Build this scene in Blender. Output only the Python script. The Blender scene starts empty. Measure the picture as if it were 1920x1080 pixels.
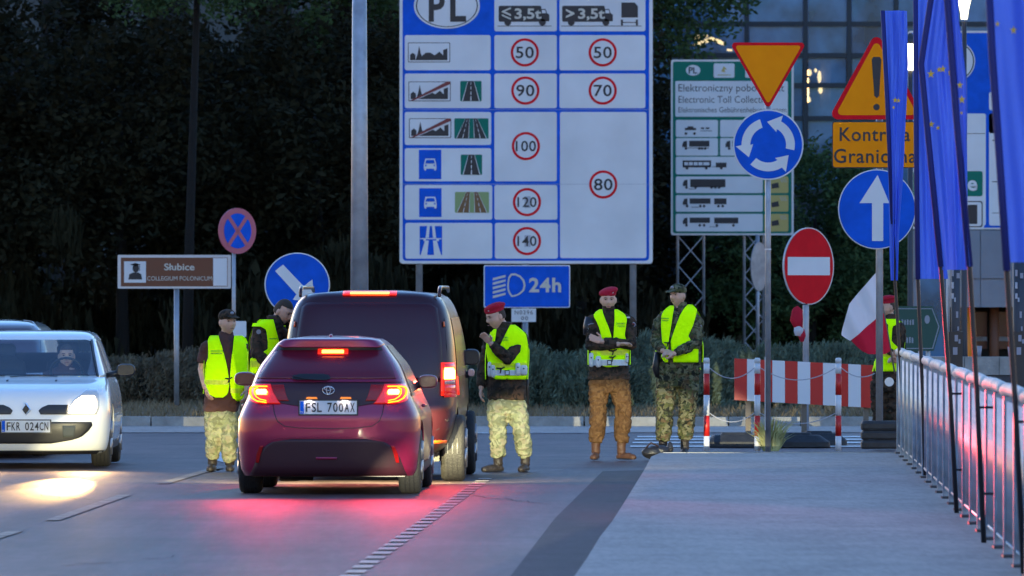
import bpy, bmesh, math, random
from mathutils import Vector, Matrix, noise
R = math.radians
random.seed(7)
SC = bpy.context.scene
COL = SC.collection

# ------------------------------------------------------------------ camera, world, sun, exposure
F, H, HY = 16000.0, 1.85, 548.0          # focal length (pixels at 1920), eye height, horizon row
cam_d = bpy.data.cameras.new('camera'); cam = bpy.data.objects.new('camera', cam_d); COL.objects.link(cam)
cam.location = (0, 0, H); cam.rotation_euler = (R(90) + math.atan((HY - 540) / F), 0, 0)
cam_d.lens = 300; cam_d.sensor_width = 36; cam_d.clip_start = 1; cam_d.clip_end = 2500
cam_d.dof.use_dof = True; cam_d.dof.focus_distance = 88; cam_d.dof.aperture_fstop = 8
SC.camera = cam
wd = bpy.data.worlds.new('World'); SC.world = wd; wd.use_nodes = True
nt = wd.node_tree; nt.nodes.clear()
wo = nt.nodes.new('ShaderNodeOutputWorld'); bg = nt.nodes.new('ShaderNodeBackground'); sky = nt.nodes.new('ShaderNodeTexSky')
sky.sky_type = 'NISHITA'; sky.sun_disc = False; sky.sun_elevation = R(4); sky.sun_rotation = R(-20)
sky.air_density = 1.3; sky.dust_density = 0.0; sky.ozone_density = 4.5
bg.inputs['Strength'].default_value = 0.05
tn = nt.nodes.new('ShaderNodeMix'); tn.data_type = 'RGBA'; tn.blend_type = 'MULTIPLY'; tn.inputs[0].default_value = 1; tn.inputs[7].default_value = (1.5, 1.04, 1.06, 1)
nt.links.new(sky.outputs[0], tn.inputs[6]); nt.links.new(tn.outputs[2], bg.inputs[0]); nt.links.new(bg.outputs[0], wo.inputs[0])
sun_d = bpy.data.lights.new('sun', 'SUN'); sun_d.energy = 0.02; sun_d.angle = R(20); sun_d.color = (1, .75, .6)
sun = bpy.data.objects.new('sun', sun_d); COL.objects.link(sun); sun.location = (0, 0, 60)
sun.rotation_euler = (R(-78), 0, R(20))
SC.view_settings.view_transform = 'Standard'; SC.view_settings.look = 'None'; SC.view_settings.gamma = 1
SC.view_settings.exposure = 4.15
SC.view_settings.use_curve_mapping = False
SC.cycles.use_denoising = True
SC.cycles.max_bounces = 6; SC.cycles.transparent_max_bounces = 12
SC.cycles.sample_clamp_indirect = 4.0

# ------------------------------------------------------------------ materials
def mat(name, col, rough=.6, metal=0, bump=0, bscale=40, var=0, vscale=3, coat=0, spec=.5, alt=None, trans=0, emit=None, estr=0, alpha=1, wear=None, stretch=None):
    m = bpy.data.materials.new(name); m.use_nodes = True
    n = m.node_tree.nodes; l = m.node_tree.links; b = n['Principled BSDF']
    b.inputs['Base Color'].default_value = (*col, 1); b.inputs['Roughness'].default_value = rough
    b.inputs['Metallic'].default_value = metal; b.inputs['Coat Weight'].default_value = coat
    b.inputs['Specular IOR Level'].default_value = spec; b.inputs['Alpha'].default_value = alpha
    tc = n.new('ShaderNodeTexCoord')
    src = tc.outputs['Object']
    if stretch:
        mp = n.new('ShaderNodeMapping'); mp.inputs['Scale'].default_value = stretch; l.new(src, mp.inputs[0]); src = mp.outputs[0]
    if var:
        nz = n.new('ShaderNodeTexNoise'); nz.inputs['Scale'].default_value = vscale; nz.inputs['Detail'].default_value = 6; l.new(src, nz.inputs[0])
        rp = n.new('ShaderNodeValToRGB'); rp.color_ramp.elements[0].position = .3; rp.color_ramp.elements[1].position = .7
        a = alt or tuple(max(0, c * (1 - var)) for c in col)
        rp.color_ramp.elements[0].color = (*a, 1); rp.color_ramp.elements[1].color = (*[min(1, c * (1 + (0 if alt else var))) for c in col], 1)
        l.new(nz.outputs[0], rp.inputs[0]); l.new(rp.outputs[0], b.inputs['Base Color'])
    if bump:
        nb = n.new('ShaderNodeTexNoise'); nb.inputs['Scale'].default_value = bscale; nb.inputs['Detail'].default_value = 5; l.new(src, nb.inputs[0])
        bp = n.new('ShaderNodeBump'); bp.inputs['Strength'].default_value = bump; bp.inputs['Distance'].default_value = .02
        l.new(nb.outputs[0], bp.inputs['Height']); l.new(bp.outputs[0], b.inputs['Normal'])
    if trans:
        tr = n.new('ShaderNodeBsdfTranslucent'); tr.inputs[0].default_value = (*col, 1)
        mx = n.new('ShaderNodeMixShader'); mx.inputs[0].default_value = trans
        l.new(b.outputs[0], mx.inputs[1]); l.new(tr.outputs[0], mx.inputs[2]); l.new(mx.outputs[0], n['Material Output'].inputs[0])
    if emit:
        b.inputs['Emission Color'].default_value = (*emit, 1); b.inputs['Emission Strength'].default_value = estr
    return m
def camo(name, cols, scale=9):
    m = bpy.data.materials.new(name); m.use_nodes = True
    n = m.node_tree.nodes; l = m.node_tree.links; b = n['Principled BSDF']; b.inputs['Roughness'].default_value = .85
    b.inputs['Specular IOR Level'].default_value = .2
    tc = n.new('ShaderNodeTexCoord'); prev = None
    for i, c in enumerate(cols):
        if i == 0:
            rgb = n.new('ShaderNodeRGB'); rgb.outputs[0].default_value = (*c, 1); prev = rgb.outputs[0]; continue
        mp = n.new('ShaderNodeMapping'); mp.inputs['Location'].default_value = (i * 3.7, i * 1.3, i * 5.1); l.new(tc.outputs['Object'], mp.inputs[0])
        nz = n.new('ShaderNodeTexNoise'); nz.inputs['Scale'].default_value = scale * (1 + .25 * i); nz.inputs['Detail'].default_value = 3; nz.inputs['Distortion'].default_value = .7; l.new(mp.outputs[0], nz.inputs[0])
        rp = n.new('ShaderNodeValToRGB'); rp.color_ramp.elements[0].position = .52; rp.color_ramp.elements[1].position = .56
        l.new(nz.outputs[0], rp.inputs[0]); mx = n.new('ShaderNodeMix'); mx.data_type = 'RGBA'; l.new(rp.outputs[0], mx.inputs[0])
        l.new(prev, mx.inputs[6]); mx.inputs[7].default_value = (*c, 1); prev = mx.outputs[2]
    l.new(prev, b.inputs['Base Color'])
    nb = n.new('ShaderNodeTexNoise'); nb.inputs['Scale'].default_value = 26; nb.inputs['Detail'].default_value = 4; l.new(tc.outputs['Object'], nb.inputs[0])
    bp = n.new('ShaderNodeBump'); bp.inputs['Strength'].default_value = .5; bp.inputs['Distance'].default_value = .03
    l.new(nb.outputs[0], bp.inputs['Height']); l.new(bp.outputs[0], b.inputs['Normal'])
    return m
def emitter(name, col, s):
    m = bpy.data.materials.new(name); m.use_nodes = True; n = m.node_tree.nodes; n.clear()
    e = n.new('ShaderNodeEmission'); e.inputs[0].default_value = (*col, 1); e.inputs[1].default_value = s
    o = n.new('ShaderNodeOutputMaterial'); m.node_tree.links.new(e.outputs[0], o.inputs[0]); return m
def glass(name, tint, fac=.25, rough=.03, gc=(.9, .95, 1)):
    m = bpy.data.materials.new(name); m.use_nodes = True; n = m.node_tree.nodes; n.clear(); l = m.node_tree.links
    t = n.new('ShaderNodeBsdfTransparent'); t.inputs[0].default_value = (*tint, 1)
    g = n.new('ShaderNodeBsdfGlossy'); g.inputs[1].default_value = rough; g.inputs[0].default_value = (*gc, 1)
    x = n.new('ShaderNodeMixShader'); x.inputs[0].default_value = fac; o = n.new('ShaderNodeOutputMaterial')
    l.new(t.outputs[0], x.inputs[1]); l.new(g.outputs[0], x.inputs[2]); l.new(x.outputs[0], o.inputs[0]); return m
EXP = 2 ** -SC.view_settings.exposure        # emitters are given in picture units
M = dict(
 white=mat('sign_white', (.70, .72, .74), .45, spec=.25, var=.09, vscale=1.1), blue=mat('sign_blue', (.003, .10, .62), .5, spec=.12, var=.12, vscale=6),
 black=mat('print_black', (.02, .02, .025), .5), red=mat('sign_red', (.72, .003, .015), .5, spec=.12, var=.08, vscale=5), yellow=mat('sign_yellow', (1, .29, .0), .5, spec=.12, var=.06, vscale=5),
 green=mat('sign_green', (.005, .17, .12), .5, spec=.15), dullgreen=mat('dull_sign_green', (.005, .06, .045), .5), brown=mat('sign_brown', (.16, .05, .02), .5), brownroad=mat('faded_road_print', (.18, .09, .03), .5),
 dullred=mat('faded_red_print', (.2, .03, .03), .5), olive=mat('faded_green_print', (.25, .35, .14), .5), tan=mat('pale_yellow_print', (.5, .4, .12), .5),
 greyprint=mat('grey_sticker', (.42, .44, .5), .5), pink=mat('faded_red_rim', (.5, .12, .17), .5),
 steel=mat('galvanised_steel', (.36, .38, .42), .45, metal=.5, bump=.15, bscale=30, var=.2, vscale=6), alu=mat('aluminium_edge', (.55, .57, .6), .45, metal=.4),
 darksteel=mat('dark_steel', (.05, .055, .07), .5, metal=.4), railsteel=mat('railing_steel', (.22, .30, .40), .3, metal=.35, var=.25, vscale=8, bump=.1),
 rail_top=mat('handrail_paint', (.74, .66, .58), .55, var=.2, vscale=5),
 asphalt=mat('deck_asphalt', (.098, .066, .070), .5, spec=.2, bump=.35, bscale=90, var=.34, vscale=.6, stretch=(2, .25, 1)), asphalt_far=mat('road_asphalt', (.118, .078, .074), .5, spec=.2, bump=.4, bscale=90, var=.2, vscale=.8),
 patch=mat('patch_asphalt', (.036, .03, .036), .6, spec=.2, bump=.4, bscale=120, var=.2, vscale=1.2), pave=mat('pavement_concrete', (.40, .325, .28), .65, spec=.3, bump=.3, bscale=120, var=.1, vscale=.8),
 concrete=mat('concrete', (.32, .31, .29), .8, bump=.4, bscale=30, var=.25, vscale=5), soil=mat('verge_soil', (.13, .09, .05), .95, bump=.8, bscale=20, var=.4, vscale=2),
 paint=mat('road_paint', (.62, .6, .58), .5, var=.35, vscale=4, bump=.2), wornpaint=mat('worn_road_paint', (.42, .37, .36), .6, var=.45, vscale=5), fadedpaint=mat('faded_centre_paint', (.2, .165, .13), .6, var=.6, vscale=3),
 rubber=mat('black_rubber', (.025, .026, .03), .6, bump=.3, bscale=30, var=.3, vscale=8), tyre=mat('tyre_rubber', (.02, .02, .022), .7, bump=.4, bscale=60),
 blackpl=mat('black_plastic', (.018, .018, .022), .4), chrome=mat('chrome', (.8, .8, .85), .15, metal=1), rim=mat('wheel_alloy', (.35, .35, .38), .35, metal=.8),
 vest=mat('hi_vis_fabric', (.95, 1.65, .0), .8, spec=.1, bump=.5, bscale=22), vesttape=mat('hi_vis_yellow_tape', (.85, .95, .02), .4),
 skin=mat('skin', (.70, .40, .28), .5, var=.12, vscale=14, bump=.1), lip=mat('lip_skin', (.3, .1, .08), .5), hair=mat('brown_hair', (.06, .035, .02), .7, bump=.6, bscale=90), eye=mat('dark_eye', (.02, .015, .012), .3),
 beret=mat('red_beret_felt', (.5, .005, .03), .9, bump=.3, bscale=60), whiteleather=mat('white_leather', (.75, .75, .72), .4), strap=mat('dark_strap', (.03, .012, .01), .7),
 camo=camo('woodland_camouflage', [(.085, .09, .035), (.05, .06, .03), (.11, .075, .04), (.02, .022, .015), (.17, .16, .09)]),
 camolight=camo('light_camouflage', [(.34, .34, .20), (.26, .28, .15), (.30, .27, .17), (.18, .19, .11)]),
 camobrown=camo('dark_brown_camouflage', [(.07, .045, .03), (.045, .035, .02), (.09, .05, .03), (.025, .02, .015)]),
 ochre=camo('ochre_trouser_cloth', [(.11, .055, .022), (.08, .04, .016), (.14, .075, .03)], 14), brownshirt=mat('brown_cotton', (.085, .035, .03), .9, bump=.5, bscale=20),
 bootbrown=mat('brown_boot_leather', (.085, .035, .015), .6, bump=.4, bscale=40), bootblack=mat('dark_boot_leather', (.03, .022, .018), .55, bump=.4, bscale=40),
 flagblue=mat('blue_flag_cloth', (.11, .22, .85), .75, trans=.5, bump=.2, bscale=30), sleeve=mat('flag_sleeve_cloth', (.015, .02, .16), .7), starcol=mat('star_yellow', (1, .62, .05), .6, trans=.3),
 flagwhite=mat('white_flag_cloth', (.75, .75, .8), .8, trans=.35), flagred=mat('red_flag_cloth', (.6, .01, .04), .8, trans=.35), pole=mat('black_flag_pole', (.012, .012, .018), .4),
 stripered=mat('red_reflective_sheet', (.62, .02, .015), .4), stripewhite=mat('white_reflective_sheet', (.75, .75, .78), .4),
 carglow=mat('red_glow_car_paint', (.29, .016, .07), .32, metal=.45, coat=.5), vanpaint=mat('red_glow_van_paint', (.05, .010, .016), .34, metal=.4, coat=.4),  # red brake-light flare is painted into both body colours
 carwhite=mat('white_car_paint', (.88, .88, .86), .25, coat=.8), cardark=mat('dark_blue_car_paint', (.03, .04, .07), .25, metal=.3, coat=.8),
 darkglass=mat('red_glow_rear_glass', (.14, .012, .03), .2), vanglass=mat('red_glow_van_glass', (.045, .005, .012), .25), seatfab=mat('seat_fabric', (.03, .035, .045), .9), cabin=mat('cabin_dark', (.07, .08, .08), .8),  # both glass colours carry the red lamp flare as paint
 wind=glass('windscreen_glass', (.82, .9, .9), .14, .02), pane=glass('window_glass', (.45, .62, .78), .2, .12, (.2, .42, .65)), lamplens=mat('red_lamp_lens', (.35, .005, .005), .2, coat=.8, emit=(1, .012, .006), estr=.5 * EXP), lampsurround=mat('lit_red_lens', (.4, .005, .005), .3, emit=(1, .02, .008), estr=1.6 * EXP), reflens=mat('red_reflector_lens', (.35, .005, .005), .25), bumperpl=mat('red_glow_bumper_plastic', (.045, .010, .018), .5),  # bumper plastic is reddened to paint in the tail lamp glow
 tail=emitter('tail_light_glow', (1, .085, .004), 17 * EXP), tailcore=emitter('brake_light_core', (1, .35, .06), 22 * EXP), brakebar=emitter('brake_bar_glow', (1, .16, .02), 22 * EXP),
 headcore=emitter('headlight_glow', (1, .78, .42), 16 * EXP), warm=emitter('warm_reflection_glow', (1, .55, .2), 9 * EXP), lantern=emitter('lantern_glow', (1, .82, .5), 6 * EXP), platelamp=emitter('plate_lamp_glow', (1, .3, .06), 1.2 * EXP),
 clearlens=mat('clear_lamp_lens', (.6, .6, .6), .1, coat=1), orangerefl=mat('orange_reflector', (.8, .12, .01), .3), reversel=mat('pale_reverse_lens', (.6, .35, .35), .2),
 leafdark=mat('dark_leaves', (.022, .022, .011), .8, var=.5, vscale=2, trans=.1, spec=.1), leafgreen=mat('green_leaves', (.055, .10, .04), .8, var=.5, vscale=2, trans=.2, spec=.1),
 juniper=mat('juniper_needles', (.115, .15, .105), .8, var=.5, vscale=3, spec=.15), dry=mat('dry_shrub_twigs', (.12, .10, .062), .9, var=.5, vscale=3), drygrass=mat('dry_grass_blades', (.2, .15, .085), .9, var=.4, vscale=3),
 greengrass=mat('pale_grass_blades', (.5, .48, .2), .8, var=.4, vscale=9), bark=mat('tree_bark', (.009, .008, .007), .95, bump=.8, bscale=25),
 facade=mat('dark_facade', (.006, .007, .008), .8, var=.3, vscale=1), ledge=mat('pale_ledge', (.1, .105, .12), .7), frame=mat('window_frame_metal', (.012, .03, .05), .4, metal=.5),
 inner=mat('interior_wall', (.16, .22, .3), .9, var=.5, vscale=.7), clad=mat('cladding_panel', (.25, .27, .31), .6, bump=.1, var=.1, vscale=2), orange=mat('orange_column_paint', (.85, .25, .01), .5), browncol=mat('brown_column_paint', (.14, .05, .02), .6),
 sticker=mat('paper_sticker', (.3, .3, .36), .6), chain=mat('pale_chain', (.45, .45, .5), .5), wood=mat('weathered_timber', (.2, .16, .12), .8, bump=.4),
 ivory=mat('ivory_print', (.6, .58, .5), .5),
)

def pane_tint(m, col, fac):                      # mixes a mottled blue diffuse layer over the panes
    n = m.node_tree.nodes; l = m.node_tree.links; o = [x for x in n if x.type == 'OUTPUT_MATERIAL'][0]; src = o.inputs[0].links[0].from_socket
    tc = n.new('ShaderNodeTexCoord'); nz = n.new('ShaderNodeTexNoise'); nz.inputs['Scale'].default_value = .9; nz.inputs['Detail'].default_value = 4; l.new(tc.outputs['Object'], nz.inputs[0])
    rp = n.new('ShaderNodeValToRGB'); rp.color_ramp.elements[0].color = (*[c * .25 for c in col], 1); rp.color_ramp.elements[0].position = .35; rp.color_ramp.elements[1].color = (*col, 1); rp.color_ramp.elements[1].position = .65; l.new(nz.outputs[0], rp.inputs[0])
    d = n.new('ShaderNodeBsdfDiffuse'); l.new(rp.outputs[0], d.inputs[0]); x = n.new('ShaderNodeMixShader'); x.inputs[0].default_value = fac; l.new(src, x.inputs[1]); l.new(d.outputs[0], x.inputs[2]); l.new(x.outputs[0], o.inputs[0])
pane_tint(M['pane'], (.13, .34, .62), .62)
def wear(m, layers):                        # multiplies long streaks, cross bands and aggregate grain into a surface's own colour
    n = m.node_tree.nodes; l = m.node_tree.links; b = n['Principled BSDF']; src = b.inputs['Base Color'].links[0].from_socket; tc = n.new('ShaderNodeTexCoord')
    for sc_, lo, hi in layers:
        mp = n.new('ShaderNodeMapping'); mp.inputs['Scale'].default_value = sc_; l.new(tc.outputs['Object'], mp.inputs[0])
        nz = n.new('ShaderNodeTexNoise'); nz.inputs['Scale'].default_value = 1; nz.inputs['Detail'].default_value = 5; nz.inputs['Roughness'].default_value = .65; l.new(mp.outputs[0], nz.inputs[0])
        rp = n.new('ShaderNodeMapRange'); rp.inputs[1].default_value = .3; rp.inputs[2].default_value = .7; rp.inputs[3].default_value = lo; rp.inputs[4].default_value = hi; l.new(nz.outputs[0], rp.inputs[0])
        cb = n.new('ShaderNodeCombineXYZ'); [l.new(rp.outputs[0], cb.inputs[i]) for i in range(3)]
        mx = n.new('ShaderNodeMix'); mx.data_type = 'RGBA'; mx.blend_type = 'MULTIPLY'; mx.inputs[0].default_value = 1; l.new(src, mx.inputs[6]); l.new(cb.outputs[0], mx.inputs[7]); src = mx.outputs[2]
    l.new(src, b.inputs['Base Color'])
wear(M['asphalt'], [((2.6, .12, 1), .62, 1.32), ((.5, .55, 1), .72, 1.22), ((14, 1.2, 1), .82, 1.18)])
wear(M['asphalt_far'], [((.8, .5, 1), .75, 1.25), ((9, 1.0, 1), .85, 1.15)])
wear(M['pave'], [((1.6, .25, 1), .86, 1.12), ((18, 1.6, 1), .86, 1.14)])
wear(M['patch'], [((3, .3, 1), .75, 1.3), ((16, 1.4, 1), .8, 1.2)])
# ------------------------------------------------------------------ mesh helpers
def W(px, py, Y): return Vector(((px - 960) / F * Y, Y, H - (py - HY) / F * Y))
def G(px, py, z=0):
    Y = F * (H - z) / (py - HY); return Vector(((px - 960) / F * Y, Y, z))
class MB:
    def __init__(s): s.v = []; s.f = []
    def add(s, v, f):
        k = len(s.v); s.v += [tuple(p) for p in v]; s.f += [tuple(i + k for i in q) for q in f]; return s
    def box(s, x0, x1, y0, y1, z0, z1):
        return s.add([(x0, y0, z0), (x1, y0, z0), (x1, y1, z0), (x0, y1, z0), (x0, y0, z1), (x1, y0, z1), (x1, y1, z1), (x0, y1, z1)],
                     [(0, 3, 2, 1), (4, 5, 6, 7), (0, 1, 5, 4), (1, 2, 6, 5), (2, 3, 7, 6), (3, 0, 4, 7)])
    def tube(s, pts, rad, n=12, sq=1.0):
        pts = [Vector(p) for p in pts]
        if not isinstance(rad, (list, tuple)): rad = [rad] * len(pts)
        v = []; f = []; ref = None
        for i, p in enumerate(pts):
            d = (pts[min(i + 1, len(pts) - 1)] - pts[max(i - 1, 0)]).normalized()
            if ref is None:
                ref = Vector((1, 0, 0)) if abs(d.x) < .8 else Vector((0, 1, 0))
            a = (ref - d * ref.dot(d)).normalized(); b = d.cross(a); ref = a
            for k in range(n):
                t = 2 * math.pi * k / n; v.append(p + a * (math.cos(t) * rad[i]) + b * (math.sin(t) * rad[i] * sq))
        for i in range(len(pts) - 1):
            for k in range(n): f.append((i * n + k, i * n + (k + 1) % n, (i + 1) * n + (k + 1) % n, (i + 1) * n + k))
        f.append(tuple(range(n - 1, -1, -1))); f.append(tuple((len(pts) - 1) * n + k for k in range(n)))
        return s.add(v, f)
    def ell(s, c, r, rot=None, nu=16, nv=10, p=1.0):
        v = []; f = []; c = Vector(c)
        for j in range(1, nv):
            ph = math.pi * j / nv
            for i in range(nu):
                t = 2 * math.pi * i / nu; q = Vector((math.sin(ph) * math.cos(t) * r[0], math.sin(ph) * math.sin(t) * r[1], math.cos(ph) * r[2]))
                if rot: q = rot @ q
                v.append(c + q)
        T = Vector((0, 0, r[2])); B = -T
        if rot: T = rot @ T; B = rot @ B
        v += [c + T, c + B]; a = len(v) - 2
        for j in range(nv - 2):
            for i in range(nu): f.append((j * nu + i, (j + 1) * nu + i, (j + 1) * nu + (i + 1) % nu, j * nu + (i + 1) % nu))
        for i in range(nu):
            f.append((a, i, (i + 1) % nu)); f.append((a + 1, (nv - 2) * nu + (i + 1) % nu, (nv - 2) * nu + i))
        return s.add(v, f)
    def rings(s, rs, n=28, p=2.4):          # rs: (z, cx, cy, w, d) from top down or bottom up
        v = []; f = []
        for (z, cx, cy, w, d) in rs:
            for k in range(n):
                t = 2 * math.pi * k / n; c, q = math.cos(t), math.sin(t)
                v.append((cx + w * math.copysign(abs(c) ** (2 / p), c), cy + d * math.copysign(abs(q) ** (2 / p), q), z))
        up = rs[-1][0] > rs[0][0]
        for i in range(len(rs) - 1):
            for k in range(n):
                q = (i * n + k, i * n + (k + 1) % n, (i + 1) * n + (k + 1) % n, (i + 1) * n + k); f.append(q if up else q[::-1])
        a = tuple(range(n)); b = tuple((len(rs) - 1) * n + k for k in range(n))
        f.append(a[::-1] if up else a); f.append(b if up else b[::-1])
        return s.add(v, f)
    def build(s, name, m, parent=None, smooth=False):
        me = bpy.data.meshes.new(name); me.from_pydata(s.v, [], s.f); me.update()
        o = bpy.data.objects.new(name, me); COL.objects.link(o)
        if m is not None: me.materials.append(M[m] if isinstance(m, str) else m)
        if smooth: me.shade_smooth()
        if parent is not None: o.parent = parent
        return o
def tag(o, label=None, cat=None, group=None, kind=None):
    if label: o['label'] = label
    if cat: o['category'] = cat
    if group: o['group'] = group
    if kind: o['kind'] = kind
    return o
def thing(name, label, cat, loc, rz=0, group=None):
    o = bpy.data.objects.new(name, None); COL.objects.link(o); o.location = loc; o.rotation_euler.z = rz
    o.empty_display_size = .2
    return tag(o, label, cat, group)
def copy_tree(o, parent=None):
    c = o.copy(); COL.objects.link(c); c.parent = parent
    for ch in [x for x in o.children]: copy_tree(ch, c)
    return c
def prism(poly, y0, y1):                    # poly (x,z) counter clockwise seen from -y
    n = len(poly); v = [(x, y0, z) for x, z in poly] + [(x, y1, z) for x, z in poly]
    f = [tuple(range(n)), tuple(range(2 * n - 1, n - 1, -1))] + [(i, i + n, (i + 1) % n + n, (i + 1) % n) for i in range(n)]
    return v, f
def sheet(name, pts, m, z=0, parent=None, kind='structure', label=None):
    mb = MB(); mb.add([(p[0], p[1], z) for p in pts], [tuple(range(len(pts)))])
    o = mb.build(name, m, parent)
    if o.data.polygons[0].normal.z < 0: o.data.flip_normals()
    if kind and parent is None: o['kind'] = kind
    return o
def text_shape(body, bold=0, spacing=1.0):
    cu = bpy.data.curves.new('lettering', 'FONT'); cu.body = body; cu.resolution_u = 3; cu.offset = bold; cu.space_character = spacing
    o = bpy.data.objects.new('lettering', cu); COL.objects.link(o)
    dg = bpy.context.evaluated_depsgraph_get(); me = bpy.data.meshes.new_from_object(o.evaluated_get(dg))
    v = [(p.co.x, p.co.y) for p in me.vertices]; f = [tuple(p.vertices) for p in me.polygons]
    bpy.data.objects.remove(o); bpy.data.curves.remove(cu); bpy.data.meshes.remove(me)
    x0 = min(p[0] for p in v); x1 = max(p[0] for p in v); y0 = min(p[1] for p in v); y1 = max(p[1] for p in v)
    return [((x - x0) / (x1 - x0), (y - y0) / (y1 - y0)) for x, y in v], f
def circ(cx, cy, rx, ry=None, n=40, a0=0, a1=360):
    ry = ry or rx; return [(cx + rx * math.cos(R(a0 + (a1 - a0) * i / n)), cy + ry * math.sin(R(a0 + (a1 - a0) * i / n))) for i in range(n if a1 - a0 == 360 else n + 1)]
def rrect(x0, y0, x1, y1, r=4, n=4):
    out = []
    for cx, cy, a in ((x1 - r, y1 - r, 0), (x0 + r, y1 - r, 90), (x0 + r, y0 + r, 180), (x1 - r, y0 + r, 270)):
        out += [(cx + r * math.cos(R(a + 90 * i / n)), cy + r * math.sin(R(a + 90 * i / n))) for i in range(n + 1)]
    return out
def ring(cx, cy, r1, r0, n=40, k=1.0):
    return [[(cx + r1 * math.cos(a), cy + r1 * k * math.sin(a)), (cx + r1 * math.cos(b), cy + r1 * k * math.sin(b)), (cx + r0 * math.cos(b), cy + r0 * k * math.sin(b)), (cx + r0 * math.cos(a), cy + r0 * k * math.sin(a))]
            for a, b in [(2 * math.pi * i / n, 2 * math.pi * (i + 1) / n) for i in range(n)]]
def inset(pts, d):
    cx = sum(p[0] for p in pts) / len(pts); cy = sum(p[1] for p in pts) / len(pts)
    mx = max(max(abs(p[0] - cx) for p in pts), 1e-6); my = max(max(abs(p[1] - cy) for p in pts), 1e-6)
    return [(cx + (x - cx) * (1 - d / mx), cy + (y - cy) * (1 - d / my)) for x, y in pts]
class Board:                                # flat printed sign face, drawn in photo pixels, standing at its own distance
    def __init__(s, t, Y, cx, kx=1.0, y0=-.06): s.t = t; s.s = F / Y; s.cx = cx; s.kx = kx; s.y0 = y0
    def xz(s, p): return ((p[0] - s.cx) / s.s * s.kx, H - (p[1] - HY) / s.s)
    def slab(s, name, poly, m, th=.025, layer=0, parent=None):
        q = [s.xz(p) for p in poly]; a = sum(q[i][0] * q[(i + 1) % len(q)][1] - q[(i + 1) % len(q)][0] * q[i][1] for i in range(len(q)))
        if a < 0: q = q[::-1]
        y = s.y0 - .004 * layer; v, f = prism(q, y, y + th); return MB().add(v, f).build(name, m, parent or s.t)
    def flat(s, name, polys, m, layer, parent=None, faces=None):
        mb = MB(); y = s.y0 - .004 * layer
        if faces is not None: mb.add([(s.xz(p)[0], y, s.xz(p)[1]) for p in polys], faces)
        else:
            for poly in polys:
                q = [s.xz(p) for p in poly]; a = sum(q[i][0] * q[(i + 1) % len(q)][1] - q[(i + 1) % len(q)][0] * q[i][1] for i in range(len(q)))
                if a < 0: q = q[::-1]
                mb.add([(x, y, z) for x, z in q], [tuple(range(len(q)))])
        return mb.build(name, m, parent or s.t)
    def text(s, name, body, x0, x1, yt, yb, m, layer, parent=None, bold=0, spacing=1.0):
        v, f = text_shape(body, bold, spacing); return s.flat(name, [(x0 + (x1 - x0) * a, yb + (yt - yb) * b) for a, b in v], m, layer, parent, faces=f)
def post(t, px, cx, Y, ytop, r=.03, m='steel', name='post', kx=1.0, z0=0, yoff=0, n=14):
    s = F / Y; x = (px - cx) / s * kx; return MB().tube([(x, yoff, z0), (x, yoff, H - (ytop - HY) / s)], r, n).build(name, m, t, True)
# ------------------------------------------------------------------ ground, roads, kerbs
sheet('ground', [(-600, -60), (600, -60), (600, 1500), (-600, 1500)], 'soil', -.03)
far_road = sheet('far_road', [(-60, 60), (60, 60), (60, 118.2), (-60, 118.2)], 'asphalt_far', -.012)
crest = [G(-700, 930), G(0, 922), G(200, 901), G(380, 886), G(640, 883), G(900, 882), G(1215, 876), G(1900, 868)]
deck = sheet('bridge_deck', [(-14, -40)] + [(p.x, p.y) for p in crest] + [(8, -40)], 'asphalt', 0)
patch = sheet('asphalt_patch_strip', [G(1130, 884), G(1041, 972), G(958, 1080), G(700, 1420), G(960, 1420), G(1085, 1080), G(1180, 940), G(1218, 882)], 'patch', .004)
gut = sheet('gutter_strip', [(-60, 112.9), (60, 112.9), (60, 118.2), (-60, 118.2)], 'pave', -.004)
def ds(name, px, m, par, z=.004):
    return sheet(name, [G(x, y, z) for x, y in px], m, z, par, None)
def worn_dash(p, q, wpx):                   # long centre line dash between two picture points
    a, b = G(*p), G(*q); d = (b - a).normalized(); nrm = Vector((d.y, -d.x, 0)) * .06
    o = sheet('centre_dash', [(a + nrm), (a - nrm), (b - nrm), (b + nrm)], 'fadedpaint', .008, deck, None)
worn_dash((-90, 1035), (30, 997), 1); worn_dash((98, 977), (235, 929), 1); worn_dash((305, 908), (412, 876), 1)
# short edge-line dashes
vp = (1397, 548); y = 893.0; Yd = G(905, y).y
for k in range(34):
    Y0 = 84.6 - k * 1.0; a = .0272
    X = -1.235 * 0 + (G(905, 900).x) + (Y0 - G(905, 900).y) * a
    sheet('edge_dash', [(X - .065, Y0 - .5), (X + .065, Y0 - .5), (X + .08, Y0), (X - .05, Y0)], 'wornpaint', .008, deck, None)
    if Y0 < 52: break
sheet('white_line', [(-3.2, 112.2), (-.2, 112.2), (-.2, 112.75), (-3.2, 112.75)], 'paint', -.004, far_road, None)
sheet('white_line', [(-.2, 112.3), (1.3, 112.3), (1.3, 112.75), (-.2, 112.75)], 'wornpaint', -.004, far_road, None)
for k, (x0, x1, yy) in enumerate([(1195, 1640, 818), (1190, 1640, 823), (1186, 1640, 829), (1182, 1640, 836)]):
    a = G(x0, yy + 1.3); b = G(x1, yy + 1.3); c = G(x1, yy - 1.3); d = G(x0, yy - 1.3)
    sheet('hatch_stripe', [a, b, c, d], 'paint', -.004, far_road, None)
wp = sheet('white_line', [G(405, 862), G(419, 866), G(424, 838), G(414, 838)], 'paint', -.004, far_road, None)
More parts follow.
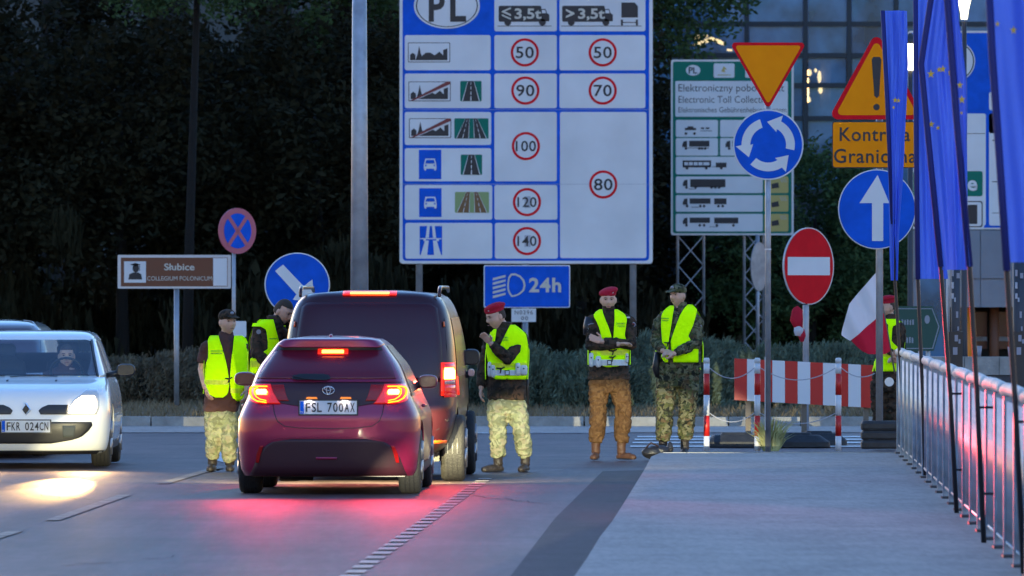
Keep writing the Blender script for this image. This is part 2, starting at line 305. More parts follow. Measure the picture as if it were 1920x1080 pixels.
# cracks sealed with dark bitumen in the deck
rnd = random.Random(21)
for (x0, y0, x1, y1) in ((120, 1062, 330, 1044), (890, 930, 1010, 944), (60, 930, 200, 940)):
    a, b = G(x0, y0), G(x1, y1); P = []
    for i in range(15):
        f = i / 14; P.append(a.lerp(b, f) + Vector((rnd.uniform(-.03, .03), rnd.uniform(-.35, .35), 0)))
    v = []; f_ = []
    for i, p in enumerate(P): v += [(p.x - .005, p.y - .03, .006), (p.x + .005, p.y + .03, .006)]
    for i in range(14): f_.append((2 * i, 2 * i + 2, 2 * i + 3, 2 * i + 1))
    MB().add(v, f_).build('sealed_crack', 'patch', deck)
# kerb stones along the far verge
verge = sheet('verge', [(-60, 118.4), (60, 118.4), (60, 400), (-60, 400)], 'soil', .06)
kerb = tag(MB().box(-60, -14, 118.2, 118.5, -.02, .115).box(9, 60, 118.2, 118.5, -.02, .115).build('kerb', 'concrete'), kind='structure')
ks = MB().box(-.49, .49, 118.18, 118.45, -.02, .125); ks = ks.build('kerb_stone', 'concrete', kerb)
for i in range(23):
    o = ks if i == 0 else ks.copy()
    if i: COL.objects.link(o); o.parent = kerb
    o.location = (-13.5 + i * 1.0, random.uniform(-.012, .012), random.uniform(-.006, .006))
# raised pavement on the bridge
def Gp(px, py): return G(px, py, .11)
pv = [Gp(1238, 849), Gp(1221, 856), Gp(1208, 881), Gp(1171, 941), Gp(1148, 977), Gp(1125, 1006), Gp(1100, 1047), Gp(1077, 1080), Gp(870, 1400)]
mb = MB(); poly = [(p.x, p.y) for p in pv] + [(9, Gp(870, 1400).y), (9, pv[0].y)]
n = len(poly); mb.add([(x, yy, .11) for x, yy in poly] + [(x, yy, -.02) for x, yy in poly], [tuple(range(n))] + [(i, i + n, (i + 1) % n + n, (i + 1) % n) for i in range(n)])
pavement = mb.build('pavement', 'pave'); pavement['kind'] = 'structure'
bm = bmesh.new(); bm.from_mesh(pavement.data); bmesh.ops.recalc_face_normals(bm, faces=bm.faces); bm.to_mesh(pavement.data); bm.free()
# edge stones along the end of the pavement
for i in range(12):
    x0 = pv[0].x + .03 + i * .26
    e = MB().box(x0, x0 + .25, pv[0].y - .14, pv[0].y - .01, .105, .118).build('edge_stone', 'concrete', pavement)

# ------------------------------------------------------------------ vegetation
def grass_field(name, x0, x1, y0, y1, z, n, h, m, label=None):
    mb = MB(); rnd = random.Random(n)
    v = []; f = []
    for i in range(n):
        x = rnd.uniform(x0, x1); yy = rnd.uniform(y0, y1); a = rnd.uniform(0, 6.28); w = .012 * rnd.uniform(.6, 1.8); hh = h * rnd.uniform(.4, 1.4); lx, ly = rnd.gauss(0, .4) * hh, rnd.gauss(0, .4) * hh
        k = len(v); v += [(x - w * math.cos(a), yy - w * math.sin(a), z), (x + w * math.cos(a), yy + w * math.sin(a), z), (x + lx, yy + ly, z + hh)]; f.append((k, k + 1, k + 2))
    mb.v = v; mb.f = f; o = mb.build(name, m); o['kind'] = 'stuff'
    if label: o['label'] = label; o['category'] = 'grass'
    return o
grass_field('dry_grass', -16, 9, 118.5, 140, .05, 26000, .1, 'drygrass', 'dry brown grass on the verge behind the kerb')
def leaf_cloud(seed, n, rx, ry, rz, leaf, blobs=40, spiky=False):
    rnd = random.Random(seed); bl = []
    for _ in range(blobs):
        while True:
            p = Vector((rnd.uniform(-1, 1), rnd.uniform(-1, 1), rnd.uniform(-1, 1)))
            if .25 < p.length < 1: break
        bl.append((Vector((p.x * rx, p.y * ry, p.z * rz)), rnd.uniform(.16, .34)))
    v = []; f = []
    for _ in range(n):
        c, r = rnd.choice(bl); d = Vector((rnd.gauss(0, 1), rnd.gauss(0, 1), rnd.gauss(0, 1))); d.normalize()
        p = c + Vector((d.x * rx, d.y * ry, d.z * rz)) * (r * rnd.random() ** .4)
        a = Vector((rnd.gauss(0, 1), rnd.gauss(0, 1), rnd.gauss(0, .6))).normalized(); b = a.cross(Vector((rnd.gauss(0, 1), rnd.gauss(0, 1), rnd.gauss(0, 1)))).normalized()
        s = leaf * rnd.uniform(.5, 1.4); k = len(v)
        v += [p - a * s, p + b * s * .45, p + a * s, p - b * s * .45]; f.append((k, k + 1, k + 2, k + 3))
    return v, f
crown_meshes = []
for sd in range(4):
    me = bpy.data.meshes.new('crown'); v, f = leaf_cloud(sd + 3, 24000, 2.6, 2.2, 2.3, .068, 70); me.from_pydata([tuple(p) for p in v], [], f); crown_meshes.append(me)
def tree(name, px, Y, zc, sc, green, label, cat='tree', group=None, var=0):
    X = (px - 960) / F * Y; t = thing(name, label, cat, (X, Y, 0), 0, group)
    rnd = random.Random(int(px * 7 + Y)); m = M['leafgreen'] if green else M['leafdark']
    me = crown_meshes[var % 4].copy(); me.materials.append(m)
    c = bpy.data.objects.new('crown', me); COL.objects.link(c); c.parent = t; c.location = (0, 0, zc); c.scale = (sc, sc, sc * 1.05); c.rotation_euler.z = rnd.uniform(0, 6)
    mb = MB(); top = zc + sc * .8; lean = rnd.uniform(-.2, .2)
    pts = [(0, 0, -.05), (lean * .3, 0, top * .3), (lean, .1, top * .7), (lean * 1.3, 0, top)]
    mb.tube(pts, [.13 * sc, .1 * sc, .07 * sc, .03], 10)
    for i in range(0):
        a = rnd.uniform(0, 6.28); z0 = top * rnd.uniform(.3, .7); mb.tube([(lean * .6, 0, z0), (lean + math.cos(a) * .7 * sc, math.sin(a) * .7 * sc, z0 + .7 * sc), (lean + math.cos(a) * 1.5 * sc, math.sin(a) * 1.5 * sc, z0 + 1.2 * sc)], [.04 * sc, .028 * sc, .01], 7)
    mb.build('trunk', 'bark', t, True); return t
tg = 'dark trees behind the far verge'
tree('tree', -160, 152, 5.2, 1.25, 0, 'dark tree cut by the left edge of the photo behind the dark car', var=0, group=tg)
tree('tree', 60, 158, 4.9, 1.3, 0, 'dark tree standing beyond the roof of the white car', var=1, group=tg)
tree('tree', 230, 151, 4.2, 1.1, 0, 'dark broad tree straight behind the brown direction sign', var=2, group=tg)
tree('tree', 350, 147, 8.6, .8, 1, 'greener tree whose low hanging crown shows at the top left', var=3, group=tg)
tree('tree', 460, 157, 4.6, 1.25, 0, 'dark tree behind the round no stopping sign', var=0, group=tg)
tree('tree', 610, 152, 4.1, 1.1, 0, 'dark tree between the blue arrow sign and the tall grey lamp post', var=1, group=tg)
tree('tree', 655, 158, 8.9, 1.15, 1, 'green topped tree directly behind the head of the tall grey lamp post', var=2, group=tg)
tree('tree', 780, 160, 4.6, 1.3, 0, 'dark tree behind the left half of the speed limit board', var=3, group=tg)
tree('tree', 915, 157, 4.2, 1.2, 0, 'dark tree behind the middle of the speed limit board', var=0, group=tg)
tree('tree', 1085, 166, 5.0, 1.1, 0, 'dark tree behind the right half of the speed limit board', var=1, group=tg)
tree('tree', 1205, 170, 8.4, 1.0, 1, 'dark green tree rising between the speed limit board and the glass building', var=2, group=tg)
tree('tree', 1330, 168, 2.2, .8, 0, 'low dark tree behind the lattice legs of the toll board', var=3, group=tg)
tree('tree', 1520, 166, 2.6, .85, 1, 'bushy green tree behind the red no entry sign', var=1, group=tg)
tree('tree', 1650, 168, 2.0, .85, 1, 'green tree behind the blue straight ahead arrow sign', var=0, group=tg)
# dark understorey that closes the wood
me_v, me_f = [], []
rnd = random.Random(5)
for k in range(60):
    x = rnd.uniform(-14, 7.5); yy = rnd.uniform(146, 172) if x < 2.6 else rnd.uniform(166, 174); v, f = leaf_cloud(100 + k, 1300, 1.6, 1.0, rnd.uniform(.9, 2.2), .07, 9)
    o = len(me_v); me_v += [(p.x + x, p.y + yy, p.z + rnd.uniform(.6, 1.2)) for p in v]; me_f += [tuple(i + o for i in q) for q in f]
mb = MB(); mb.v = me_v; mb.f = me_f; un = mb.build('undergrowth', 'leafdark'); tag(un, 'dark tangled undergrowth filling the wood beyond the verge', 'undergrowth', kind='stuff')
# far dark building behind the trees
b = thing('dark_building', 'nearly black building with thin pale ledges behind the trees', 'building', (-6, 190, 0))
MB().box(-16, 11, 0, 12, 0, 22).build('wall', 'facade', b)
sB = F / 189.9
for x0, x1, yy in [(88, 120, 109), (185, 212, 109), (270, 286, 109), (406, 432, 107), (104, 150, 169), (210, 230, 169), (140, 170, 49), (245, 275, 49), (436, 450, 131)]:
    X0 = (x0 - 960) / sB + 6; X1 = (x1 - 960) / sB + 6; z = H - (yy - HY) / sB
    MB().box(X0, X1, -.12, 0, z - .025, z + .025).build('ledge', 'ledge', b)
for i in range(11):
    for j in range(5):
        x = -15 + i * 2.3; z = 2 + j * 2.6; MB().box(x, x + 1.3, -.03, 0, z, z + 1.4).build('window', 'cabin', b)
# junipers and dry shrubs
def shrub_mesh(seed, n, rx, ry, rz, L):
    rnd = random.Random(seed); v = []; f = []
    base = [(rnd.uniform(-1, 1), rnd.uniform(-1, 1)) for _ in range(60)]
    for _ in range(n):
        bx, by = rnd.choice(base); t = rnd.random() ** .6; bx *= .9; by *= .9; dome = math.sqrt(max(0, 1 - bx * bx * .8 - by * by * .8))
        o = Vector((bx * rx, by * ry, 0)) + Vector((rnd.gauss(0, .09), rnd.gauss(0, .09), 0)); z = rz * dome * t + rnd.gauss(0, .03)
        d = Vector((rnd.gauss(bx * .8 + .35, .5), rnd.gauss(by * .3, .5), rnd.gauss(.55, .35))).normalized(); s = L * rnd.uniform(.5, 1.3); w = d.cross(Vector((rnd.gauss(0, 1), rnd.gauss(0, 1), rnd.gauss(0, 1)))).normalized() * s * .11
        p = Vector((o.x, o.y, max(z, .02))); k = len(v); q = p + d * s * .5 + Vector((0, 0, .02)); e = p + d * s
        v += [p - w, p + w, q + w * .8, q - w * .8, e]; f += [(k, k + 1, k + 2, k + 3), (k + 3, k + 2, k + 4)]
    return v, f
jm = []
for sd in range(3):
    me = bpy.data.meshes.new('foliage'); v, f = shrub_mesh(50 + sd, 15000, 1.0, 1.0, 1.0, .10); me.from_pydata([tuple(p) for p in v], [], f); jm.append(me)
def shrub(name, px, Y, rx, ry, rz, m, label, group, k):
    t = thing(name, label, 'shrub', ((px - 960) / F * Y, Y, .05), 0, group); me = jm[k % 3].copy(); me.materials.append(M[m])
    o = bpy.data.objects.new('foliage', me); COL.objects.link(o); o.parent = t; o.scale = (rx, ry, rz); o.rotation_euler.z = 0
    mb = MB(); r = random.Random(int(px))
    for i in range(5): a = r.uniform(-1, 1); mb.tube([(0, 0, -.02), (a * rx * .4, 0, rz * .45), (a * rx * .7, .1, rz * .75)], [.035, .02, .01], 6)
    mb.build('stem', 'bark', t)
for k, (px, Y, rx, rz, lab) in enumerate([
  (905, 134, .85, .95, 'blue green juniper directly behind the walking soldier in the red beret'), (985, 131, .8, .98, 'blue green juniper under the small white number plate'),
  (1060, 134, .8, 1.08, 'blue green juniper between the walking soldier and the one with folded arms'), (1130, 131, .8, 1.0, 'blue green juniper directly behind the soldier with folded arms'),
  (1205, 135, .9, 1.32, 'tall blue green juniper between the two soldiers who stand side by side'), (1285, 132, .8, 1.12, 'blue green juniper behind the soldier with the peaked cap'),
  (1350, 136, .8, 1.3, 'blue green juniper under the lattice legs of the toll board'), (1425, 132, .8, 1.02, 'blue green juniper behind the pole of the roundabout sign'),
  (1500, 135, .8, 1.12, 'blue green juniper behind the pole of the no entry sign'), (1575, 132, .8, 1.0, 'blue green juniper behind the red and white flag'),
  (1650, 135, .9, 1.15, 'blue green juniper behind the soldier holding the flag'), (1730, 134, .9, .95, 'blue green juniper behind the green direction sign')]):
    shrub('juniper', px, Y, rx * (.75 if k % 3 == 1 else .95), .7, rz * (.86, 1.0, .78, .95)[k % 4], 'juniper', lab, 'junipers along the verge', k)
for k, (px, Y, rx, rz, lab) in enumerate([
  (225, 137, .9, .75, 'dry brown shrub just right of the white car'), (300, 136, .8, .82, 'dry brown shrub left of the brown sign post'), (375, 138, .8, .88, 'dry brown shrub behind the walking soldier with the cap'),
  (450, 136, .8, .8, 'dry brown shrub behind the bending soldier'), (30, 138, 1.0, .8, 'dry brown shrub hidden behind the white car'), (130, 137, 1.0, .8, 'dry brown shrub behind the door mirror of the white car')]):
    shrub('dry_shrub', px, Y, rx, .8, rz, 'dry', lab, 'dry shrubs along the verge', k)
# grass tuft at the roundabout sign pole
t = thing('grass_tuft', 'pale green grass tuft at the foot of the roundabout sign pole', 'grass', G(1445, 846)); v = []; f = []; rnd = random.Random(3)
for i in range(260):
    a = rnd.uniform(0, 6.28); r0 = rnd.uniform(0, .09); hh = rnd.uniform(.15, .42); sp = rnd.uniform(.02, .2); w = .006
    x, yy = r0 * math.cos(a), r0 * math.sin(a); k = len(v)
    v += [(x - w, yy, 0), (x + w, yy, 0), (x + sp * .5 * math.cos(a) + w, yy, hh * .65), (x + sp * .5 * math.cos(a) - w, yy, hh * .65), (x + sp * 1.3 * math.cos(a), yy + sp * math.sin(a), hh)]; f += [(k, k + 1, k + 2, k + 3), (k + 3, k + 2, k + 4)]
mb = MB(); mb.v = v; mb.f = f; mb.build('blades', 'greengrass', t)['kind'] = 'stuff'

# ------------------------------------------------------------------ glass building
Yb = 178.0; sb = F / Yb
b = thing('glass_building', 'blue glass office building with dark mullions at the upper right', 'building', ((1600 - 960) / sb, Yb, 0))
def bx(px): return (px - 1600) / sb
def bz(py): return H - (py - HY) / sb
xs = [1150, 1290, 1400, 1510, 1592, 1680, 1790, 1900, 2010, 2120]; ys = [-170, -62, 45, 104, 160, 222, 296, 360]
for i in range(len(xs) - 1):
    for j in range(len(ys) - 1):
        x0, x1, z1, z0 = bx(xs[i]) + .06, bx(xs[i + 1]) - .06, bz(ys[j]) - .05, bz(ys[j + 1]) + .05
        w = MB().add([(x0, random.uniform(-.01, .01), z0), (x1, random.uniform(-.01, .01), z0), (x1, random.uniform(-.012, .012), z1), (x0, random.uniform(-.01, .01), z1)], [(0, 1, 2, 3)]).build('window', 'pane', b)
for x in xs: MB().box(bx(x) - .045, bx(x) + .045, -.07, .07, bz(430), bz(-170)).build('mullion', 'frame', b)
for yy in ys: MB().box(bx(1150), bx(2120), -.05, .05, bz(yy) - .05, bz(yy) + .05).build('transom', 'frame', b)
MB().box(bx(1150), bx(2120), 3.5, 3.8, 0, bz(-170)).build('back_wall', 'inner', b)
for yy in (104, 296): MB().box(bx(1150), bx(2120), .3, 3.5, bz(yy) - .1, bz(yy) + .1).build('floor_slab', 'inner', b)
MB().box(bx(1150), bx(1800), -.02, .3, 0, bz(360)).build('lower_wall', 'frame', b)
for i, (x0, x1) in enumerate(((1540, 1560), (1625, 1660), (1740, 1760))): MB().box(bx(x0), bx(x1), .6, 1.0, bz(300), bz(-60)).build('inner_column', 'clad', b)
# glowing shapes added behind the panes to imitate lamp reflections
l = thing('reflection_glow_ring', 'ring of small warm glows added as lamp reflections in the glass above the no entry sign', 'lamp', (bx(1528) + b.location.x, Yb + .5, bz(160)))
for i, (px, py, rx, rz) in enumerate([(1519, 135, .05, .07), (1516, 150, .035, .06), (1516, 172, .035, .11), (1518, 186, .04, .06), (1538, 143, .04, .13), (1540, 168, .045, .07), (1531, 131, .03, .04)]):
    MB().ell(((px - 1528) / sb, 0, (160 - py) / sb), (rx, .05, rz)).build('reflection_blob', 'warm', l, True)
MB().tube([(0, 0, .3), (0, 0, bz(106) - bz(160))], .01, 6).build('glow_cable', 'blackpl', l)
l = thing('reflection_glow_cluster', 'cluster of warm curved glows added as lamp reflections in the glass left of the yellow triangle', 'lamp', (bx(1330) + b.location.x, Yb + .5, bz(75)))
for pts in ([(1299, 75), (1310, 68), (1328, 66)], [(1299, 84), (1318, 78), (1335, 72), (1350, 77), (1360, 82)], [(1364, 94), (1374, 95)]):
    q = [((px - 1330) / sb, 0, (75 - py) / sb) for px, py in pts]; MB().tube(q, [.035] + [.075] * (len(q) - 2) + [.04] if len(q) > 2 else [.07, .07], 10, .6).build('reflection_stroke', 'warm', l, True)
MB().tube([(0, 0, .05), (0, 0, bz(45) - bz(75))], .01, 6).build('glow_cable', 'blackpl', l)
# ground floor block on the right
Yc = 150.0; sc_ = F / Yc
c = thing('station_building', 'grey clad low building with orange and brown columns at the right edge', 'building', ((1850 - 960) / sc_, Yc, 0))
def cx_(px): return (px - 1850) / sc_
def cz(py): return H - (py - HY) / sc_
px_edges = [1712, 1775, 1838, 1901, 1964, 2060]
for i in range(5):
    for (a, d) in ((432, 522), (524, 576)):
        MB().box(cx_(px_edges[i]) + .006, cx_(px_edges[i + 1]) - .006, -.05, .0, cz(d), cz(a)).build('cladding_panel', 'clad', c)
MB().box(cx_(1712), cx_(2060), .002, 1.5, cz(576), cz(432)).build('upper_wall', 'clad', c)
MB().box(cx_(1712), cx_(2060), 1.2, 1.5, 0, cz(576)).build('recess_wall', 'facade', c)
for x0, x1, m in ((1804, 1826, 'orange'), (1857, 1875, 'browncol'), (1935, 1955, 'orange')):
    MB().tube([((cx_(x0) + cx_(x1)) / 2, .3, 0), ((cx_(x0) + cx_(x1)) / 2, .3, cz(576))], (x1 - x0) / 2 / sc_, 20).build('column', m, c, True)
for x0, x1 in ((1828, 1856), (1876, 1934)):
    MB().box(cx_(x0), cx_(x1), .9, .93, cz(655), cz(585)).build('window', 'vanglass', c); MB().box(cx_(x0), cx_(x1), .86, .9, cz(640), cz(632)).build('window_bar', 'clad', c)
# low concrete wall in front of it
Yw = 112.0; sw = F / Yw
wl = thing('concrete_wall', 'low grey concrete block wall behind the railing on the right', 'wall', ((1850 - 960) / sw, Yw, 0))
for i, (x0, x1) in enumerate(((1690, 1743), (1744, 1808), (1809, 1873), (1874, 1938), (1939, 2010))):
    MB().box((x0 - 1850) / sw, (x1 - 1850) / sw, random.uniform(-.02, 0), .35, H - (703 - HY) / sw, H - (669 - HY) / sw).build('block', 'concrete', wl)
MB().box((1690 - 1850) / sw, (2010 - 1850) / sw, .03, .33, 0, H - (703 - HY) / sw - .004).build('plinth', 'darksteel', wl)
for px, hh in ((1837, .13), (1895, .12)):
    t = thing('paper_cup', 'white paper cup standing on the concrete wall, ' + ('nearer the orange column' if px == 1837 else 'nearer the right edge'), 'cup', ((px - 960) / sw, Yw + .1, H - (669 - HY) / sw))
    MB().rings([(0, 0, 0, .022, .022), (hh, 0, 0, .034, .034)], 14, 2).build('cup_wall', 'sticker', t, True); MB().rings([(hh, 0, 0, .037, .037), (hh + .012, 0, 0, .035, .035)], 14, 2).build('rim', 'sticker', t)
# lanterns
for (px, py, Y, lab) in ((1808, 8, 125, 'brightly lit warm street lantern at the top edge between two blue flags'), (1707, 92, 128, 'lit lantern partly hidden between the two leftmost blue flags')):
    p = W(px, py, Y); t = thing('street_lantern', lab, 'lamp', (p.x, Y, 0)); s = F / Y
    MB().tube([(0, 0, 0), (0, 0, 1.2), (0, 0, p.z - .25)], [.07, .045, .035], 12).build('post', 'darksteel', t, True)
    if px == 1808: MB().rings([(p.z - .22, 0, 0, .045, .045), (p.z - .1, 0, 0, .06, .06), (p.z + .25, 0, 0, .14, .14)], 20, 2).build('lamp_glass', 'lantern', t, True)
    else: MB().rings([(p.z - .32, 0, 0, .045, .045), (p.z + .08, 0, 0, .075, .075)], 8, 6).build('lamp_glass', 'lantern', t)
    q = p.z + (.25 if px == 1808 else .08)
    MB().rings([(q, 0, 0, .16, .16), (q + .08, 0, 0, .1, .1), (q + .16, 0, 0, .02, .02)], 16, 2).build('cap', 'darksteel', t, True)
# tall grey lamp post
Y = 99.0; s = F / Y; t = thing('lamp_post', 'tall pale grey tapered steel lamp post behind the dark van', 'lamp post', ((674 - 960) / s, Y, 0))
z1 = H - (-260 - HY) / s; MB().tube([(0, 0, 0), (0, 0, z1)], [.115, .075], 20).build('post', 'steel', t, True); MB().box(-.2, .2, -.2, .2, 0, .03).build('base_plate', 'steel', t)
MB().tube([(0, 0, z1), (0, -.6, z1 + .5), (0, -1.6, z1 + .7)], [.06, .05, .04], 10).build('bracket_arm', 'steel', t, True)
# ------------------------------------------------------------------ signs
def S(name, label, cat, cx, Y, kx=1.0, rot=0, group=None): 
    t = thing(name, label, cat, ((cx - 960) / F * Y, Y, 0), rot, group); return t, Board(t, Y, cx, kx)
# speed limit board
t, B = S('speed_limit_board', 'huge white and blue speed limit board with a PL oval at the top', 'road sign', 986, 140)
B.slab('panel', rrect(750, -62, 1223, 494, 6), 'white', .04)
B.slab('panel_edge', rrect(749, -63, 1224, 495, 6), 'alu', .03, -12)
B.flat('blue_ground', [rrect(755, -57, 1217, 489, 7)], 'blue', 1)
cells = [(927, -30, 1044, 59), (1049, -30, 1210, 59), (759, 66, 920, 132), (927, 66, 1044, 132), (1049, 66, 1210, 132), (759, 138, 920, 203), (927, 138, 1044, 203), (1049, 138, 1210, 203),
 (759, 210, 921, 272), (927, 210, 1044, 340), (759, 278, 921, 340), (759, 347, 923, 412), (927, 347, 1045, 412), (760, 418, 923, 485), (928, 418, 1046, 485), (1050, 210, 1212, 484)]
for c in cells: B.flat('cell', [rrect(*c, 4)], 'white', 2)
B.flat('panel_joint', [[(750, 345), (1223, 345), (1223, 345.7), (750, 345.7)], [(750, 205.5), (1223, 205.5), (1223, 206.1), (750, 206.1)]], 'greyprint', 3)
e = B.flat('country_oval', [circ(838, 11, 62, 43)], 'white', 2); B.flat('oval_line', ring(838, 11, 58, 56, 48, .69), 'black', 3, e)
for ch, x0, x1 in (('P', 804, 834), ('L', 844, 874)): B.text('letter', ch, x0, x1, -14, 41, 'black', 3, e, .03)
for (cx, cy, txt, w, h) in [(984, 98.5, '50', 34, 22), (1130, 98.5, '50', 34, 22), (985, 170, '90', 34, 22), (1130, 170, '70', 34, 22), (986, 274, '100', 38, 20), (1131, 346, '80', 35, 22), (988, 379, '120', 36, 19), (988, 452, '140', 36, 19)]:
    r = B.flat('speed_roundel', [circ(cx, cy, 26.5)], 'red', 3); B.flat('disc', [circ(cx, cy, 21.8)], 'white', 4, r)
    if txt in ('120', '140'): B.flat('grey_sticker', [[(cx - 4.5, cy - 11), (cx + 7, cy - 11), (cx + 7, cy + 11), (cx - 4.5, cy + 11)]], 'greyprint', 4.5, r)
    B.text('number', txt, cx - w / 2, cx + w / 2, cy - h / 2, cy + h / 2, 'black', 5, r, .012, 1.05)
def town(B, x, y, slash, w=79, h=37, lay=3, parent=None):
    r = B.flat('built_up_symbol', [rrect(x, y, x + w, y + h, 2)], 'black', lay, parent); B.flat('symbol_ground', [rrect(x + 1.2, y + 1.2, x + w - 1.2, y + h - 1.2, 2)], 'white', lay + 1, r)
    u = w / 79.0; b0 = y + 33; P = lambda q: [(x + a * u, y + d * u) for a, d in q]
    sil = [P([(4, 33), (4, 23), (9, 19), (14, 23), (14, 33)]), P([(14, 33), (18, 22), (21, 6), (24.5, 22), (27, 26), (27, 33)]), P([(27, 33), (27, 24), (34, 19), (42, 19), (50, 24), (50, 33)]), P([(50, 33), (50, 24), (59, 17), (66, 24), (66, 33)]), P([(66, 33), (66, 14), (74, 11), (74, 33)])]
    B.flat('skyline', sil, 'black', lay + 2, r)
    if slash:
        B.flat('slash', [[(x + 3, y + h - 1), (x + 9, y + h - 1), (x + w - 1, y + 5), (x + w - 1, y), (x + w - 7, y)]], 'dullred', lay + 3, r)
        B.flat('slash_line', [[(x + 9, y + h - 1), (x + 11, y + h - 1), (x + w - 1, y + 6.5), (x + w - 1, y + 5.2)]], 'white', lay + 3, r)
town(B, 765, 80, 0); town(B, 766, 153, 1); town(B, 767, 222, 1)
def road(B, x0, y0, x1, y1, double, faded, lay=3):
    r = B.flat('road_symbol', [rrect(x0, y0, x1, y1, 2)], 'olive' if faded else 'green', lay); w = x1 - x0; h = y1 - y0; m = 'brownroad' if faded else 'black'
    def road1(a0, a1, b0, b1):              # top left/right, bottom left/right in fractions
        top = lambda f: (x0 + w * (a0 + (a1 - a0) * f)); bot = lambda f: (x0 + w * (b0 + (b1 - b0) * f))
        B.flat('carriageway', [[(top(0), y0), (top(1), y0), (bot(1), y1 - .5), (bot(0), y1 - .5)]], m, lay + 1, r)
        L = []
        for f0, f1 in ((-.02, .03), (.97, 1.02)): L.append([(top(f0), y0), (top(f1), y0), (bot(f1), y1 - .5), (bot(f0), y1 - .5)])
        for k0, k1 in ((.05, .18), (.27, .42), (.52, .68), (.76, .98)):
            c = lambda k, f: (top(f) + (bot(f) - top(f)) * k, y0 + h * k)
            L.append([c(k0, .47), c(k0, .53), c(k1, .53), c(k1, .47)])
        B.flat('line_marking', L, 'white', lay + 2, r)
    if double: road1(.33, .44, .06, .42); road1(.56, .67, .58, .94)
    else: road1(.36, .64, .1, .9)
road(B, 863, 152, 903, 190, 0, 0); road(B, 852, 222, 916, 260, 1, 0); road(B, 864, 290, 904, 328, 0, 0); road(B, 853, 360, 917, 399, 1, 1)
for (x0, y0, y1) in ((785.5, 281, 336), (786, 353, 407)):
    r = B.flat('expressway_symbol', [[(x0, y0), (x0 + 42, y0), (x0 + 42, y1), (x0, y1)]], 'blue', 3); cx, cy = x0 + 21, (y0 + y1) / 2
    B.flat('car_symbol', [[(cx - 9, cy - 11), (cx + 9, cy - 11), (cx + 11.5, cy - 1), (cx - 11.5, cy - 1)], [(cx - 11.5, cy - .8), (cx + 11.5, cy - .8), (cx + 12, cy + 8), (cx - 12, cy + 8)], [(cx - 11, cy + 8.2), (cx - 7.5, cy + 8.2), (cx - 7.5, cy + 11), (cx - 11, cy + 11)], [(cx + 7.5, cy + 8.2), (cx + 11, cy + 8.2), (cx + 11, cy + 11), (cx + 7.5, cy + 11)]], 'white', 4, r)
    B.flat('car_windscreen', [[(cx - 7, cy - 8.5), (cx + 7, cy - 8.5), (cx + 9, cy - 2), (cx - 9, cy - 2)], circ(cx - 8, cy + 2, 1.6, n=10), circ(cx + 8, cy + 2, 1.6, n=10)], 'blue', 5, r)
r = B.flat('motorway_symbol', [[(787, 424), (829, 424), (829, 478), (787, 478)]], 'blue', 3)
B.flat('motorway_lines', [[(801, 424), (806, 424), (804, 446), (798, 446)], [(810, 424), (815, 424), (818, 446), (812, 446)], [(797, 451), (804, 451), (801, 478), (789, 478)], [(812, 451), (819, 451), (827, 478), (814, 478)], [(788, 446.5), (828, 446.5), (828, 448.5), (788, 448.5)], [(794, 448.5), (799, 448.5), (799, 452), (794, 452)], [(818, 448.5), (823, 448.5), (823, 452), (818, 452)]], 'white', 4, r)
def truck(B, x, txt, lay=3):
    r = B.flat('lorry_symbol', [rrect(x, 11, x + 80, 41, 3)], 'black', lay)
    B.flat('cab', [[(x + 79, 17), (x + 88, 17), (x + 91, 25), (x + 95, 28), (x + 95, 40), (x + 79, 40)], circ(x + 17, 42, 6.5, n=18), circ(x + 82, 42, 6.5, n=18)], 'black', lay + .3, r)
    B.flat('cab_window', [[(x + 81, 19), (x + 87, 19), (x + 89, 25), (x + 81, 25)]], 'white', lay + 1, r)
    if txt == '<': B.flat('weight_sign', [[(x + 6, 21), (x + 23, 13.5), (x + 23, 17), (x + 12, 21.5), (x + 23, 27), (x + 23, 30.5), (x + 6, 23)], [(x + 6, 27), (x + 23, 34.5), (x + 23, 37.5), (x + 6, 30)]], 'ivory', lay + 1, r)
    else: B.flat('weight_sign', [[(x + 7, 17), (x + 23, 24), (x + 23, 27), (x + 7, 34), (x + 7, 30.5), (x + 16, 25.5), (x + 7, 20.5)]], 'ivory', lay + 1, r)
    B.text('weight', '3,5t', x + 30, x + 80, 16, 39, 'ivory', lay + 1, r, .025)
    B.flat('ground_line', [[(x - 2, 48.5), (x + 99, 48.5), (x + 99, 49.6), (x - 2, 49.6)]], 'black', lay, r)
truck(B, 935, '<'); truck(B, 1054, '>')
r = B.flat('trailer_symbol', [[(1165, 33), (1165, 5), (1190, 5), (1196, 12), (1196, 33)]], 'black', 3)
B.flat('trailer_chassis', [[(1164, 37), (1168, 37), (1168, 48), (1164, 48)], [(1192, 37), (1196, 37), (1196, 48), (1192, 48)], [(1168, 41.5), (1192, 41.5), (1192, 43), (1168, 43)], [(1150, 48.5), (1203, 48.5), (1203, 49.6), (1150, 49.6)]], 'black', 3, r)
for px in (786, 985, 1187):
    post(t, px, 986, 140, -50, .055, yoff=.02); x = (px - 986) / B.s
    MB().add(*prism([(x - .26, 0), (x + .26, 0), (x + .12, .28), (x - .12, .28)], -.15, .2)).build('footing', 'concrete', t)
t, B = S('headlight_sign', 'blue sign with white headlight symbol and 24h under the big board', 'road sign', 988, 139.7)
B.slab('panel', rrect(907, 497, 1069, 577, 3), 'white', .03); B.flat('blue_ground', [rrect(909, 499, 1067, 575.5, 3)], 'blue', 1)
for k in range(5): y0 = 521.5 + 8.3 * k; B.flat('beam', [[(924, y0), (948, y0 - 6), (948, y0 - 2), (924, y0 + 4.5)]], 'ivory', 2)
pts = [(951, 535), (953, 520), (958, 513), (966, 512.5), (976, 517), (983, 525), (985.5, 535), (983, 545), (975, 552), (966, 556), (959, 557), (954, 550), (951.5, 543)]
